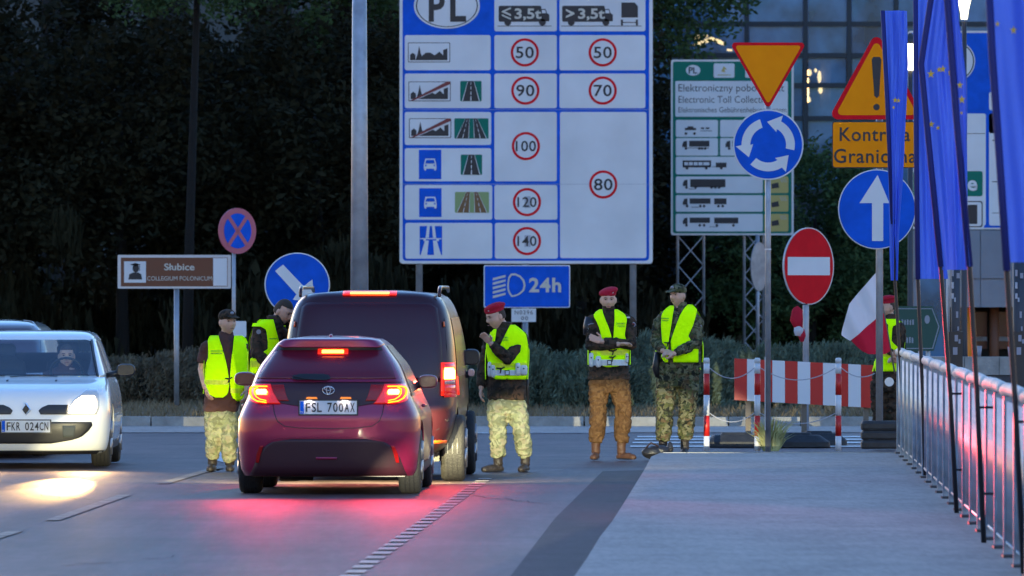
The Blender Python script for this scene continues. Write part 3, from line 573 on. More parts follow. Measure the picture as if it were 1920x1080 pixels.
pin = inset(pts, 3.6); B.flat('lamp_outline', [[pts[i], pts[(i + 1) % 13], pin[(i + 1) % 13], pin[i]] for i in range(13)], 'ivory', 2)
B.text('lettering', '24h', 992, 1052, 520.5, 548, 'ivory', 2, None, .03, 1.1)
post(t, 985, 988, 139.7, 577, .04, yoff=.05)
t, B = S('number_plate_sign', 'small white plate reading N0396 00 under the headlight sign', 'sign', 981, 139.6)
B.slab('panel', [(959, 578.5), (1005, 578.5), (1005, 603.5), (959, 603.5)], 'white', .02); B.text('lettering', 'N0396', 965, 999, 582, 589.5, 'black', 1, None, 0, 1.2); B.text('lettering', '00', 977, 990, 593, 600, 'black', 1, None, 0, 1.2)
MB().tube([((985 - 981) / B.s, -.01, H - (605 - HY) / B.s), ((985 - 981) / B.s, -.01, 0)], .03, 10).build('post', 'steel', t, True)
# toll board
t, B = S('toll_board', 'tall green framed toll collection board on two lattice legs', 'road sign', 1372, 160)
B.slab('panel', rrect(1258, 112, 1488, 441, 4), 'alu', .05); B.flat('green_ground', [rrect(1261.5, 115.5, 1484, 437.5, 4)], 'green', 1)
e = B.flat('country_oval', [circ(1299.5, 132, 13.5, 10)], 'white', 2); B.text('letters', 'PL', 1291, 1307, 126, 138, 'black', 3, e, .02)
e = B.flat('logo_square', [rrect(1338, 119, 1377, 146, 3)], 'white', 2); B.flat('logo_mark', [[(1352, 134), (1357, 124), (1363, 131), (1358, 130), (1360, 136)], [(1345, 140), (1370, 140), (1370, 141.5), (1345, 141.5)]], 'tan', 3, e)
B.flat('logo_square', [rrect(1397, 119, 1436, 146, 3)], 'white', 2)
e = B.flat('text_panel', [rrect(1266, 152, 1477, 219, 3)], 'white', 2)
for txt, x1, y0, y1 in (('Elektroniczny pobor opłat', 1470, 158, 176), ('Electronic Toll Collection', 1447, 180, 193), ('Elektronisches Gebührenhebungssystem', 1474, 201, 214)): B.text('lettering', txt, 1272, x1, y0, y1, 'black', 3, e, -.005)
rows = [(225, 257), (259, 292), (294, 327), (331, 362), (366, 397), (401, 434)]
for k, (y0, y1) in enumerate(rows):
    for x0, x1 in (((1267, 1346), (1350, 1430)) if k < 2 else ((1267, 1430),)):
        B.flat('cell', [rrect(x0, y0, x1, y1, 3)], 'white', 2)
    if k > 2:
        r = B.flat('price_cell', [rrect(1433, y0, 1478, y1, 3)], 'tan', 2); B.flat('print', [[(1446, y0 + 14), (1459, y0 + 11), (1461, y0 + 21), (1447, y0 + 23)]], 'black', 3, r)
        B.flat('scribble', [[(1462 + i * 4, y0 + 3), (1463 + i * 4, y0 + 3), (1467 + i * 4, y0 + 11), (1466 + i * 4, y0 + 11)] for i in range(3)], 'greyprint', 3, r)
def vehicle(B, x, y, boxes, wheels, cab=True):
    P = []
    if cab: P.append([(x, y + 12), (x, y + 7), (x + 3, y + 1), (x + 9, y), (x + 9, y + 12)])
    P += [[(x + a, y + b), (x + c, y + b), (x + c, y + d), (x + a, y + d)] for a, b, c, d in boxes] + [circ(x + w, y + 14.5, 2.6, n=12) for w in wheels]
    B.flat('vehicle_symbol', P, 'black', 3)
vehicle(B, 1280, 236, [(4, 4, 25, 8), (9, 1, 20, 4), (33, 9, 55, 10), (34, 3, 40, 6), (43, 3, 50, 6)], [6, 22], False)
vehicle(B, 1279, 264, [(13, 0, 51, 11), (9, 13, 50, 14)], [7, 32, 37, 43]); vehicle(B, 1360, 264, [(13, 0, 51, 11)], [7, 40])
vehicle(B, 1280, 301, [(0, 0, 53, 3), (0, 9, 53, 13), (0, 0, 3, 13), (10, 0, 11.5, 10), (19, 0, 20.5, 10), (28, 0, 29.5, 10), (37, 0, 38.5, 10), (50, 0, 53, 13), (62, 4, 82, 13), (55, 11, 62, 12)], [8, 44, 72], False)
vehicle(B, 1280, 337, [(14, -1, 80, 14), (11, 17, 24, 18)], [7, 24, 54, 61, 68]); vehicle(B, 1280, 372, [(13, 0, 52, 10), (59, 0, 82, 11), (16, 16, 30, 17)], [8, 33, 40, 67, 75]); vehicle(B, 1280, 408, [(13, 0, 51, 10), (59, 0, 104, 11), (50, 17, 66, 17.8)], [7, 32, 40, 64, 95])
for x0, x1, nm in ((1271, 1320, 0), (1396, 1432, 1)):
    X0, X1 = (x0 - 1372) / B.s, (x1 - 1372) / B.s; zt = H - (130 - HY) / B.s; m = MB()
    for xx in (X0, X1):
        for yy in (.05, .45): m.tube([(xx, yy, 0), (xx, yy, zt)], .022, 8)
    leg = m.build('lattice_leg', 'steel', t, True); k = 0; z = .1; step = X1 - X0
    while z < 3.2:
        a, b_ = (X0, X1) if k % 2 == 0 else (X1, X0); MB().tube([(a, .05, z), (b_, .05, z + step * 1.15)], .011, 6).build('brace', 'steel', leg)
        MB().tube([(b_, .45, z), (a, .45, z + step * 1.15)], .011, 6).build('brace', 'steel', leg); z += step * 1.15; k += 1
# back of a round sign under the toll board
t, B = S('round_sign_back', 'grey back of a round sign seen behind the right lattice leg', 'road sign', 1419, 156, 1.5, R(48))
B.slab('disc', circ(1419, 500, 16, 46), 'steel', .02); post(t, 1419, 1419, 156, 440, .035, yoff=-.02)
# give way + roundabout
def pole_bands(t, s, px, cx): pass
t, B = S('give_way_sign', 'yellow downward triangle with red border on the roundabout sign pole', 'road sign', 1440, 99.0)
def rtri(p, r, n=5):
    out = []; k = len(p)
    for i in range(k):
        A, C, D = Vector(p[i - 1]), Vector(p[i]), Vector(p[(i + 1) % k]); u = (A - C).normalized(); v = (D - C).normalized(); ang = u.angle(v); dist = r / math.tan(ang / 2); a = C + u * dist; b = C + v * dist; cen = C + (u + v).normalized() * (r / math.sin(ang / 2))
        a0 = math.atan2((a - cen).y, (a - cen).x); a1 = math.atan2((b - cen).y, (b - cen).x); dlt = (a1 - a0 + math.pi) % (2 * math.pi) - math.pi
        out += [(cen.x + r * math.cos(a0 + dlt * j / n), cen.y + r * math.sin(a0 + dlt * j / n)) for j in range(n + 1)]
    return out
B.slab('panel', rtri([(1368, 80), (1512, 80), (1440, 206)], 6), 'red', .02); B.flat('yellow_face', [rtri([(1377, 85.5), (1503, 85.5), (1440, 196)], 4)], 'yellow', 1)
MB().box(-.08, .08, -.035, -.02, H - (120 - HY) / B.s, H - (115 - HY) / B.s).build('bracket', 'steel', t)
t, B = S('roundabout_sign', 'round blue roundabout sign with three white curved arrows', 'road sign', 1440, 99.0)
B.slab('disc', circ(1440, 271.5, 66.5, n=56), 'alu', .02); B.flat('white_rim', [circ(1440, 271.5, 66, n=56)], 'white', 1); B.flat('blue_face', [circ(1440, 271.5, 63.5, n=56)], 'blue', 2)
for k in range(3):
    a0 = 108 + 120 * k; a1 = 181 + 120 * k; f = lambda r, a: (1440 + r * math.cos(R(a)), 271.5 - r * math.sin(R(a)))
    arc = [f(50, a0 + (a1 - a0) * i / 10) for i in range(11)]; arc2 = [f(33.5, a1 - (a1 - a0) * i / 10) for i in range(11)]
    B.flat('arrow', [arc + [f(61, a1 + 2), f(43, a1 + 32), f(28, a1 - 4)] + arc2], 'white', 3)
post(t, 1440, 1440, 99, 84, .033, 'steel'); MB().tube([(0, 0, H - (466 - HY) / B.s), (0, 0, H - (469 - HY) / B.s)], .037, 14).build('clamp', 'white', t)
MB().tube([(-.034, -.034, .25), (-.034, -.034, 1.1)], .006, 6).build('seam', 'alu', t)
# no entry
kx = 1.5; t, B = S('no_entry_sign', 'round red no entry sign with white bar turned slightly away', 'road sign', 1511, 110, kx, R(48))
B.slab('disc', circ(1510, 499, 49, 72.5, n=56), 'alu', .02); B.flat('red_face', [circ(1509.5, 499, 47, 70.5, n=56)], 'red', 1); B.flat('white_bar', [[(1468, 482), (1550, 482), (1550, 516), (1468, 516)]], 'white', 2)
post(t, 1511, 1511, 110, 440, .04)
# border control sign
t, B = S('border_control_sign', 'yellow warning triangle with exclamation mark above a Kontrola Graniczna plate', 'road sign', 1645, 95.2)
B.slab('triangle_panel', rtri([(1643, 58), (1552, 224), (1734, 224)], 11), 'red', .02); tr = B.flat('yellow_face', [rtri([(1643, 74), (1566, 216), (1720, 216)], 7)], 'yellow', 1)
B.flat('exclamation_mark', [[(1634, 112), (1637, 107), (1649, 107), (1652, 112), (1648, 180), (1643.5, 184), (1639, 180)], circ(1643, 201, 6, n=18)], 'black', 2)
B.slab('text_panel', rrect(1560, 228, 1726, 315, 4), 'black', .02); B.flat('yellow_face', [rrect(1561.5, 229.5, 1724.5, 313.5, 4)], 'yellow', 1)
B.text('lettering', 'Kontrola', 1574, 1706, 239, 265, 'black', 2, None, .01, 1.08); B.text('lettering', 'Graniczna', 1563, 1718, 279, 306, 'black', 2, None, .01, 1.08)
t, B = S('ahead_only_sign', 'round blue sign with a white arrow pointing straight up', 'road sign', 1645, 95.2)
B.slab('disc', circ(1644, 392.5, 73, 75, n=56), 'alu', .02); B.flat('rim', [circ(1644, 392.5, 72.5, 74.3, n=56)], 'white', 1); B.flat('blue_face', [circ(1644, 392.5, 71, 73, n=56)], 'blue', 2)
B.flat('arrow', [[(1645, 328), (1667, 381), (1655.5, 381), (1655.5, 452), (1634.5, 452), (1634.5, 381), (1611, 381)]], 'white', 3)
post(t, 1649, 1645, 95.2, 80, .04, z0=.12)
t = thing('rubber_foot_block', 'black ribbed rubber base block holding the ahead only sign post', 'sign base', (W(1651, 800, 95).x, 94.9, .11)); s = F / 95
for k in range(3):
    MB().rings([(k * .105, 0, 0, .215, .14), (k * .105 + .02, 0, 0, .225, .15), (k * .105 + .07, 0, 0, .225, .15), (k * .105 + .1, 0, 0, .205, .13)], 28, 6).build('rubber_layer', 'rubber', t)
# blue keep right sign
t, B = S('keep_right_sign', 'round blue sign with white diagonal arrow behind the dark van', 'road sign', 557, 104)
B.slab('disc', circ(557.5, 533.5, 61.5, 60, n=56), 'alu', .02); B.flat('rim', [circ(557.5, 533.5, 61, 59.5, n=56)], 'white', 1); B.flat('blue_face', [circ(557.5, 533.5, 59, 57.7, n=56)], 'blue', 2)
B.flat('arrow', [[(531, 496), (570, 537), (578, 530), (586, 524), (590, 566), (549, 562), (556, 552), (516, 508)]], 'white', 3)
post(t, 557, 557, 104, 500, .035)
# no stopping
t, B = S('no_stopping_sign', 'round blue no stopping sign with faded red rim and red cross', 'road sign', 440, 131, 1.29, R(39))
B.slab('disc', circ(441, 433, 34, 43, n=48), 'pink', .02); bf = B.flat('blue_face', [circ(441, 433, 25, 33, n=48)], 'blue', 1)
for sx in (-1, 1): B.flat('cross_bar', [[(441 - sx * 19.5, 408), (441 - sx * 15, 403), (441 + sx * 19.5, 458), (441 + sx * 15, 463)]], 'pink', 2, bf)
post(t, 438, 440, 131, 395, .03)
# brown sign
t, B = S('brown_direction_sign', 'brown sign reading Słubice Collegium Polonicum with a graduate symbol', 'road sign', 331, 133)
B.slab('panel', rrect(221, 478, 433, 541, 2), 'alu', .05); B.flat('brown_face', [[(227, 483), (427, 483), (427, 537), (227, 537)]], 'brown', 1)
e = B.flat('symbol_ground', [[(233, 490), (274, 490), (274, 530), (233, 530)]], 'white', 2)
B.flat('graduate_symbol', [[(241, 524), (243, 514), (250, 511), (260, 511), (265, 514), (267, 524)], circ(255, 503, 6, 8, n=18), [(244, 496), (254, 493), (264, 496), (254, 499)], [(261.5, 496), (262.5, 496), (262.5, 508), (261.5, 508)]], 'black', 3, e)
B.text('lettering', 'Słubice', 308, 365, 494, 507, 'ivory', 2, None, .02); B.text('lettering', 'COLLEGIUM POLONICUM', 276, 398, 518, 526, 'ivory', 2, None, .0)
B.flat('white_patch', [[(400, 484), (426, 484), (426, 536), (400, 536)]], 'white', 2)
post(t, 331, 331, 133, 541, .04)
t, B = S('white_plate', 'small white plate on a post behind the capped soldier', 'sign', 450, 120)
B.slab('panel', rrect(432, 602, 462, 632, 2), 'white', .02); post(t, 447, 450, 120, 632, .02)
# second speed board at the right
t, B = S('second_speed_board', 'second blue and white speed limit board behind the flags at right', 'road sign', 1860, 141)
B.slab('panel', rrect(1702, 58, 2090, 430, 5), 'alu', .05); B.flat('blue_ground', [rrect(1706, 62, 2086, 427, 5)], 'blue', 1)
for c in ((1712, 213, 1848, 423), (1854, 213, 1960, 250), (1854, 213, 1960, 423), (1854, 173, 1960, 207), (1966, 173, 2080, 423)): B.flat('cell', [rrect(*c, 4)], 'white', 2)
e = B.flat('country_oval', [circ(1790, 115, 38, 38)], 'white', 2); B.flat('oval_line', ring(1790, 115, 36, 34, 40), 'black', 3, e); B.text('letters', 'PL', 1768, 1812, 98, 132, 'black', 3, e, .03)
B.flat('print', [[(1713, 250), (1847, 250), (1847, 251), (1713, 251)], [(1860, 262), (1900, 262), (1900, 264), (1860, 264)], [(1860, 340), (1872, 340), (1872, 341.5), (1860, 341.5)], [(1860, 399), (1882, 399), (1882, 400), (1860, 400)]], 'black', 3)
for px in (1760, 1990): post(t, px, 1860, 141, 60, .055)
t, B = S('town_name_sign', 'green town name plate ending in ce behind the flags', 'road sign', 1777, 136)
B.slab('panel', rrect(1709, 318, 1845, 371, 5), 'white', .02); B.flat('green_face', [rrect(1712, 321, 1842, 368, 4)], 'green', 1); B.text('lettering', 'Słubice', 1722, 1832, 329, 358, 'white', 2, None, .03)
post(t, 1777, 1777, 136, 320, .035)
t, B = S('built_up_area_sign', 'white sign with black town skyline under the green town name plate', 'road sign', 1777, 135.9)
B.slab('panel', rrect(1709, 374, 1845, 429, 5), 'white', .02); B.flat('line', [rrect(1712, 377, 1842, 426, 4)], 'black', 1); B.flat('white_face', [rrect(1714, 379, 1840, 424, 4)], 'white', 2)
B.flat('skyline', [[(1722, 420), (1722, 400), (1736, 392), (1750, 400), (1758, 382), (1766, 402), (1790, 396), (1798, 404), (1808, 404), (1808, 388), (1816, 384), (1832, 384), (1832, 420)]], 'black', 3)
# green direction sign (pointing right)
t, B = S('green_direction_sign', 'dark green arrow shaped direction sign pointing right behind the railing', 'road sign', 1715, 118)
B.slab('panel', [(1672, 574), (1748, 574), (1764, 612), (1750, 658), (1672, 658)], 'dullgreen', .03); B.flat('green_face', [[(1673, 576), (1747, 576), (1762, 612), (1749, 656), (1673, 656)]], 'dullgreen', 1); B.flat('border_line', [[(1676, 578), (1746, 578), (1746, 579.5), (1676, 579.5)], [(1746, 578), (1748, 578), (1761, 612), (1759, 612)], [(1759, 612), (1761, 612), (1749, 654), (1747, 654)], [(1676, 652.5), (1747, 652.5), (1747, 654), (1676, 654)]], 'clad', 2)
B.flat('dull_lettering', [[(1690 + i * 5, 599 + (i % 2) * 2), (1693 + i * 5, 599), (1693 + i * 5, 609), (1690 + i * 5, 609)] for i in range(5)] + [[(1694 + i * 5, 632), (1697 + i * 5, 632 + (i % 2) * 2), (1697 + i * 5, 643), (1694 + i * 5, 643)] for i in range(4)] + [circ(1738, 599, 5, 8, n=16)], 'clad', 2)
for px in (1692, 1740): post(t, px, 1715, 118, 574, .03)
# bus shelter pane behind the green sign
t = thing('glass_screen', 'blue tinted glass screen with pale frame behind the green arrow sign', 'screen', (W(1750, 600, 122).x, 122, 0)); s = F / 122
MB().box((1725 - 1750) / s, (1774 - 1750) / s, 0, .02, H - (668 - HY) / s, H - (500 - HY) / s).build('pane', 'pane', t)
MB().box((1774 - 1750) / s, (1776.5 - 1750) / s, -.02, .04, 0, H - (498 - HY) / s).build('frame', 'alu', t); MB().box((1722 - 1750) / s, (1725 - 1750) / s, -.02, .04, 0, H - (498 - HY) / s).build('frame', 'alu', t)
MB().box((1725 - 1750) / s, (1774 - 1750) / s, -.02, .04, H - (671 - HY) / s, H - (668 - HY) / s).build('frame', 'alu', t)
# sticker covered posts
for px, w, Y, lab in ((1792, 9, 100, 'dark post covered in stickers with a box at its foot'), (1911, 12, 84, 'dark sticker covered post at the right edge')):
    t = thing('stickered_post', lab, 'post', (W(px, 600, Y).x, Y, .11)); s = F / Y; z = lambda py: H - (py - HY) / s - .11
    MB().tube([(0, 0, 0), (0, 0, z(400))], w / s, 16).build('post', 'darksteel', t, True)
    MB().box(-14 / s, 12 / s, -.12, .1, .05, z(622)).build('switch_box', 'blackpl', t)
    rnd = random.Random(px)
    for k, (dx, py, a, b_, m) in enumerate([(-6, 512, 4, 6, 'sticker'), (4, 517, 6, 5, 'sticker'), (-6, 535, 4, 6, 'greyprint'), (2, 590, 4, 6, 'sticker'), (-2, 562, 3, 4, 'greyprint'), (4, 616, 3, 4, 'sticker'), (-6, 555, 4, 5, 'greyprint')]):
        x = dx / s; rr = w / s + .002; yy = -math.sqrt(max(rr * rr - min(abs(x) + a / s * .5, rr) ** 2, 0)) - .02
        MB().box(x - a / s * .5, x + a / s * .5, yy, yy + .02, z(py) - b_ / s, z(py) + b_ / s).build('sticker', m, t)
    for dx, py, a, b_ in ((0, 634, 5, 6), (-2, 658, 7, 7), (6, 640, 3, 4)): MB().box((dx - a * .6) / s, (dx + a * .6) / s, -.124, -.12, z(py) - b_ / s, z(py) + b_ / s).build('sticker', 'sticker', t)
# red and white furled flag at the no entry pole
t = thing('furled_flag', 'small furled red and white flag hanging at the no entry sign pole', 'flag', (W(1495, 600, 109.5).x, 109.5, 0)); s = F / 109.5; z = lambda py: H - (py - HY) / s
MB().tube([(-.02, 0, z(575)), (0, 0, z(582)), (-.01, 0, z(600)), (.02, 0, z(616))], [.03, .07, .085, .05], 12, .6).build('red_cloth', 'flagred', t, True)
MB().tube([(.0, -.01, z(612)), (.02, -.01, z(620)), (.01, -.01, z(630))], [.045, .065, .04], 12, .6).build('white_cloth', 'flagwhite', t, True)
MB().tube([(.05, 0, z(618)), (.06, 0, z(630)), (.06, 0, z(641))], [.04, .05, .02], 12, .6).build('red_tail', 'flagred', t, True)
MB().tube([(-.02, 0, z(572)), (.13, 0, z(570))], .008, 6).build('cord', 'strap', t)

# ------------------------------------------------------------------ bollards and chain
bl = [(1325, 'nearest the soldier with the peaked cap'), (1420, 'beside the roundabout sign pole'), (1572, 'right of the no entry sign post')]
Yb_ = 99.4; sb_ = F / Yb_
for px, lab in bl:
    t = thing('bollard', 'slim red and white banded bollard ' + lab, 'bollard', (W(px, 800, Yb_).x, Yb_, 0), 0, 'red and white bollards at the pavement end'); r = 5.6 / sb_; hh = (847 - 672) / sb_
    cuts = [0, .16, .38, .60, .83, .94]; cols = ['stripewhite', 'stripered', 'stripewhite', 'stripered', 'stripewhite']
    for i, c in enumerate(cols): MB().tube([(0, 0, cuts[i] * hh + (.001 if i else 0)), (0, 0, cuts[i + 1] * hh)], r, 20).build('band', c, t, True)
    MB().rings([(hh * .94 + .001, 0, 0, r * 1.03, r * 1.03), (hh * .985, 0, 0, r * 1.03, r * 1.03), (hh, 0, 0, r * .7, r * .7)], 18, 2).build('cap', 'white', t, True)
def chain(p0, p1, sag, label, py0, py1):
    t = thing('chain', label, 'chain', (W(p0, 0, Yb_).x, Yb_, 0)); L = (p1 - p0) / sb_; n = 26; m = MB()
    for i in range(n):
        f0, f1 = i / n, (i + 1) / n; zz = lambda f: (H - (py0 + (py1 - py0) * f - HY) / sb_) - sag * 4 * f * (1 - f)
        m.tube([(L * f0 - .004, .006 * (i % 2), zz(f0)), (L * f1 + .004, .006 * (i % 2), zz(f1))], .006, 6)
    m.build('links', 'chain', t)['kind'] = 'stuff'
chain(1331, 1414, .12, 'upper pale chain between the left and middle bollards', 690, 690); chain(1426, 1566, .14, 'upper pale chain between the middle and right bollards', 690, 690); chain(1331, 1414, .1, 'lower pale chain between the left and middle bollards', 775, 775); chain(1426, 1566, .12, 'lower pale chain between the middle and right bollards', 775, 775)
chain(1578, 1640, .07, 'short pale chain right of the right bollard', 690, 700)
# ------------------------------------------------------------------ striped barrier board
Yr = 104.0; sr = F / Yr; t = thing('barrier_board', 'long red and white striped barrier board on timber posts', 'barrier', (W(1377, 0, Yr).x, Yr, 0))
n = 11; x0, x1 = 1377, 1638
wid = [27, 25, 25, 25, 26, 26, 25, 26, 25, 25, 26]
xx = 1377.0
for i in range(11):
    wpx = (x1 - x0) / 11; a = xx; b_ = xx + wpx; f0 = (a - x0) / (x1 - x0); f1 = (b_ - x0) / (x1 - x0); top = lambda f: 672 + 13 * f; bot = lambda f: 750 + 15 * f
    P = [((a - x0) / sr, H - (bot(f0) - HY) / sr), ((b_ - x0) / sr - .002, H - (bot(f1) - HY) / sr), ((b_ - x0) / sr - .002, H - (top(f1) - HY) / sr), ((a - x0) / sr, H - (top(f0) - HY) / sr)]
    v, f = prism(P, -.02, .02); MB().add(v, f).build('stripe_panel', 'stripered' if i % 2 == 0 else 'stripewhite', t); xx = b_
for px in (1403, 1508, 1624): MB().box((px - 5 - x0) / sr, (px + 5 - x0) / sr, .025, .1, 0, .95).build('post', 'wood', t)
for k, (px, w, Y, lab) in enumerate(((1378, .36, 102.4, 'flat black rubber foot left of the roundabout sign pole'), (1490, .42, 102.2, 'large black rubber foot under the barrier board'), (1535, .34, 103.4, 'black rubber foot at the right of the barrier board'))):
    t = thing('rubber_block', lab, 'sign base', (W(px, 0, Y).x, Y, 0))
    MB().rings([(0, 0, 0, w, .3), (.06, 0, 0, w, .3), (.14, 0, 0, w * .72, .22)], 28, 6).build('rubber_foot', 'rubber', t); MB().rings([(.141, 0, 0, w * .5, .15), (.17, 0, 0, w * .45, .13)], 20, 6).build('rubber_rib', 'rubber', t)
# ------------------------------------------------------------------ railing
def railx(Y): return 4.19 + .0254 * (Y - 91.9)
t = thing('railing', 'long steel bridge railing with vertical bars and pink lit handrail', 'railing', (4.19, 91.9, .11)); L0, L1 = 40.0, 93.2
def rp(Y, z): return (railx(Y) - 4.19, Y - 91.9, z)
bar = MB().tube([(0, 0, .08), (0, 0, 1.02)], .019, 8).build('baluster', 'railsteel', t, True)
k = 0; Y = L1
while Y > 48:
    o = bar if k == 0 else bar.copy()
    if k: COL.objects.link(o); o.parent = t
    o.location = rp(Y, 0); Y -= .172; k += 1
pm = MB().box(-.035, .035, -.03, .03, 0, 1.05).build('post', 'railsteel', t)
k = 0; Y = 92.6
while Y > 46:
    o = pm if k == 0 else pm.copy()
    if k: COL.objects.link(o); o.parent = t
    o.location = rp(Y, 0); Y -= 2.0; k += 1
Y = 93.4; 
while Y > 44:
    hl = 3.9; zs = [(Y, 1.08), (Y - .5, 1.095), (Y - 2, 1.10), (Y - hl + .5, 1.095), (Y - hl, 1.08)]
    MB().tube([rp(a, z) for a, z in zs], [.038, .042, .044, .042, .038], 14).build('handrail', 'rail_top', t, True); Y -= 4.0
MB().tube([rp(93.3, .08), rp(44, .08)], .022, 10).build('bottom_rail', 'railsteel', t, True)
MB().tube([rp(93.3, 1.0), rp(44, 1.0)], .015, 10).build('top_rail', 'railsteel', t, True)
Y = 92.0
while Y > 48:
    MB().box(rp(Y, 0)[0] - .06, rp(Y, 0)[0] + .08, rp(Y, 0)[1] - .12, rp(Y, 0)[1] + .12, 0, .02).build('foot_plate', 'darksteel', t); Y -= 2.0
MB().tube([(rp(93.3, 0)[0] - .1, 1.4, .76), (rp(93.3, 0)[0] - .1, 1.43, .76)], .05, 18).build('reflector_disc', 'white', t)
# ------------------------------------------------------------------ flags on black poles
def flag_pole(base, path, Y, label, rows=None, folds=(), stars=(), amp=.05, leadpx=None, group='blue flags along the railing'):
    p = W(*base, Y); t = thing('feather_flag', label, 'flag', (p.x, Y, 0), 0, group); s = F / Y; X = lambda px: (px - base[0]) / s; Z = lambda py: H - (py - HY) / s
    pts = [(0, 0, .08)] + [(X(a), 0, Z(b)) for a, b in path]; MB().tube(pts, [.019] + [.017] * (len(pts) - 2) + [.011], 10).build('pole', 'pole', t, True)
    for zz in (.35, .95): MB().tube([(X(base[0]) - .02 + (path[0][0] - base[0]) / s * (zz / 2.0), 0, zz + .1), (.13, 0, zz + .1)], .01, 6).build('clamp', 'pole', t)
    def cloth(u, v, off=0):
        py = r0 + (r1 - r0) * v; k = 0
        while k < len(rows) - 2 and rows[k + 1][0] < py: k += 1
        a, b_ = rows[k], rows[k + 1]; f = (py - a[0]) / (b_[0] - a[0]); xl = a[1] + (b_[1] - a[1]) * f; xr = a[2] + (b_[2] - a[2]) * f
        ph = sum(am * math.sin(fr * u * 6.28 + of + v * dr) for am, fr, of, dr in folds)
        xw = .012 * math.sin(v * 9 + u * 3)
        return (X(xl + (xr - xl) * u) + xw * u, ph * (.15 + u) * .9 - off - .01, Z(py))
    if rows:
        r0, r1 = rows[0][0], rows[-1][0]; nu, nv = 44, 60; v = [cloth(i / nu, j / nv) for j in range(nv + 1) for i in range(nu + 1)]
        f = [(j * (nu + 1) + i, (j + 1) * (nu + 1) + i, (j + 1) * (nu + 1) + i + 1, j * (nu + 1) + i + 1) for j in range(nv) for i in range(nu)]
        m = MB(); m.add(v, f); c = m.build('cloth', 'flagblue', t, True)
        sv = []; 
        pp = [(X(a), -.012, Z(b)) for a, b in path if b < 530]
        MB().tube(pp, .024, 10, 1.2).build('pole_sleeve', 'sleeve', t, True)
        for (sx, sy, sr_) in stars:
            vv = (sy - r0) / (r1 - r0); 
            lo, hi = 0, 1
            for _ in range(20):
                md = (lo + hi) / 2
                if cloth(md, vv)[0] < X(sx): lo = md
                else: hi = md
            cpt = cloth((lo + hi) / 2, vv, .03); pts = []
            for k in range(10):
                a = R(90 + 36 * k); rr = 1.25 * sr_ / s * (1 if k % 2 == 0 else .42); pts.append((cpt[0] + rr * math.cos(a) * .85, cpt[1], cpt[2] + rr * math.sin(a)))
            MB().add(pts, [tuple(range(10))]).build('star', 'starcol', c)
    return t
fo = [(.09, 1.3, 0, 3), (.04, 2.9, 1, -4), (.02, 5.3, 2, 6)]
flag_pole((1697, 874), [(1690, 720), (1679, 541), (1674, 420), (1664, 200), (1655, 20)], 90.8, 'narrow blue star flag nearest the ahead only sign',
  [(20, 1655, 1701), (60, 1656, 1703), (120, 1659, 1705), (170, 1661, 1702), (260, 1663, 1694), (400, 1667, 1688), (480, 1668, 1686), (526, 1670, 1684)], fo, [(1678, 188, 5), (1684, 189, 4), (1675, 202, 3)])
flag_pole((1735, 916), [(1730, 740), (1721, 524), (1718, 300), (1716, -80)], 80.4, 'second blue flag from the left with a straight dark sleeve',
  [(-80, 1716, 1800), (100, 1717, 1760), (250, 1717, 1762), (400, 1719, 1768), (523, 1722, 1778)], fo)
flag_pole((1794, 988), [(1782, 740), (1764, 500), (1739, 245), (1727, 120), (1745, 0), (1765, -90)], 67.3, 'middle blue flag with a ring of yellow stars and dark slanting sleeve',
  [(-90, 1765, 1820), (0, 1746, 1800), (120, 1729, 1802), (245, 1741, 1808), (400, 1755, 1816), (506, 1765, 1819)], fo, [(1745, 139, 7), (1760, 131, 5), (1782, 136, 7), (1767, 130, 6), (1746, 233, 6), (1758, 240, 4)])
flag_pole((1845, 1047), [(1832, 740), (1818, 500), (1792, 208), (1776, 0), (1768, -90)], 59.3, 'slender blue flag just right of the middle flag with stars at its edge',
  [(-90, 1770, 1790), (0, 1777, 1795), (65, 1782, 1805), (153, 1790, 1811), (259, 1798, 1809), (330, 1803, 1808), (400, 1811, 1814), (500, 1818, 1820)], [(.04, 1.3, 0, 3)], [(1799, 160, 6), (1803, 187, 7), (1802, 212, 3)])
flag_pole((1920, 1112), [(1904, 760), (1888, 508), (1874, 300), (1860, 100), (1852, -60)], 52.7, 'large blue flag cut by the right edge of the photo',
  [(-60, 1853, 1960), (0, 1857, 1970), (150, 1866, 1975), (300, 1876, 1980), (400, 1885, 1985), (492, 1889, 1990)], [(.10, 1.2, 0, 2), (.03, 3.2, 1, -3)], [(1870, 45, 5), (1900, 57, 7)])
# ------------------------------------------------------------------ vehicles
def cr(xs, ys, x):                          # smooth interpolation through rows
    if x <= xs[0]: return ys[0]
    if x >= xs[-1]: return ys[-1]
    i = max(k for k in range(len(xs)) if xs[k] <= x); i = min(i, len(xs) - 2)
    def m(k):
        if k == 0: return (ys[1] - ys[0]) / (xs[1] - xs[0])
        if k == len(xs) - 1: return (ys[-1] - ys[-2]) / (xs[-1] - xs[-2])
        a, b = (ys[k] - ys[k - 1]) / (xs[k] - xs[k - 1]), (ys[k + 1] - ys[k]) / (xs[k + 1] - xs[k])
        return 0 if a * b <= 0 else 2 * a * b / (a + b)
    h = xs[i + 1] - xs[i]; t = (x - xs[i]) / h
    return (2 * t ** 3 - 3 * t * t + 1) * ys[i] + (t ** 3 - 2 * t * t + t) * h * m(i) + (-2 * t ** 3 + 3 * t * t) * ys[i + 1] + (t ** 3 - t * t) * h * m(i + 1)
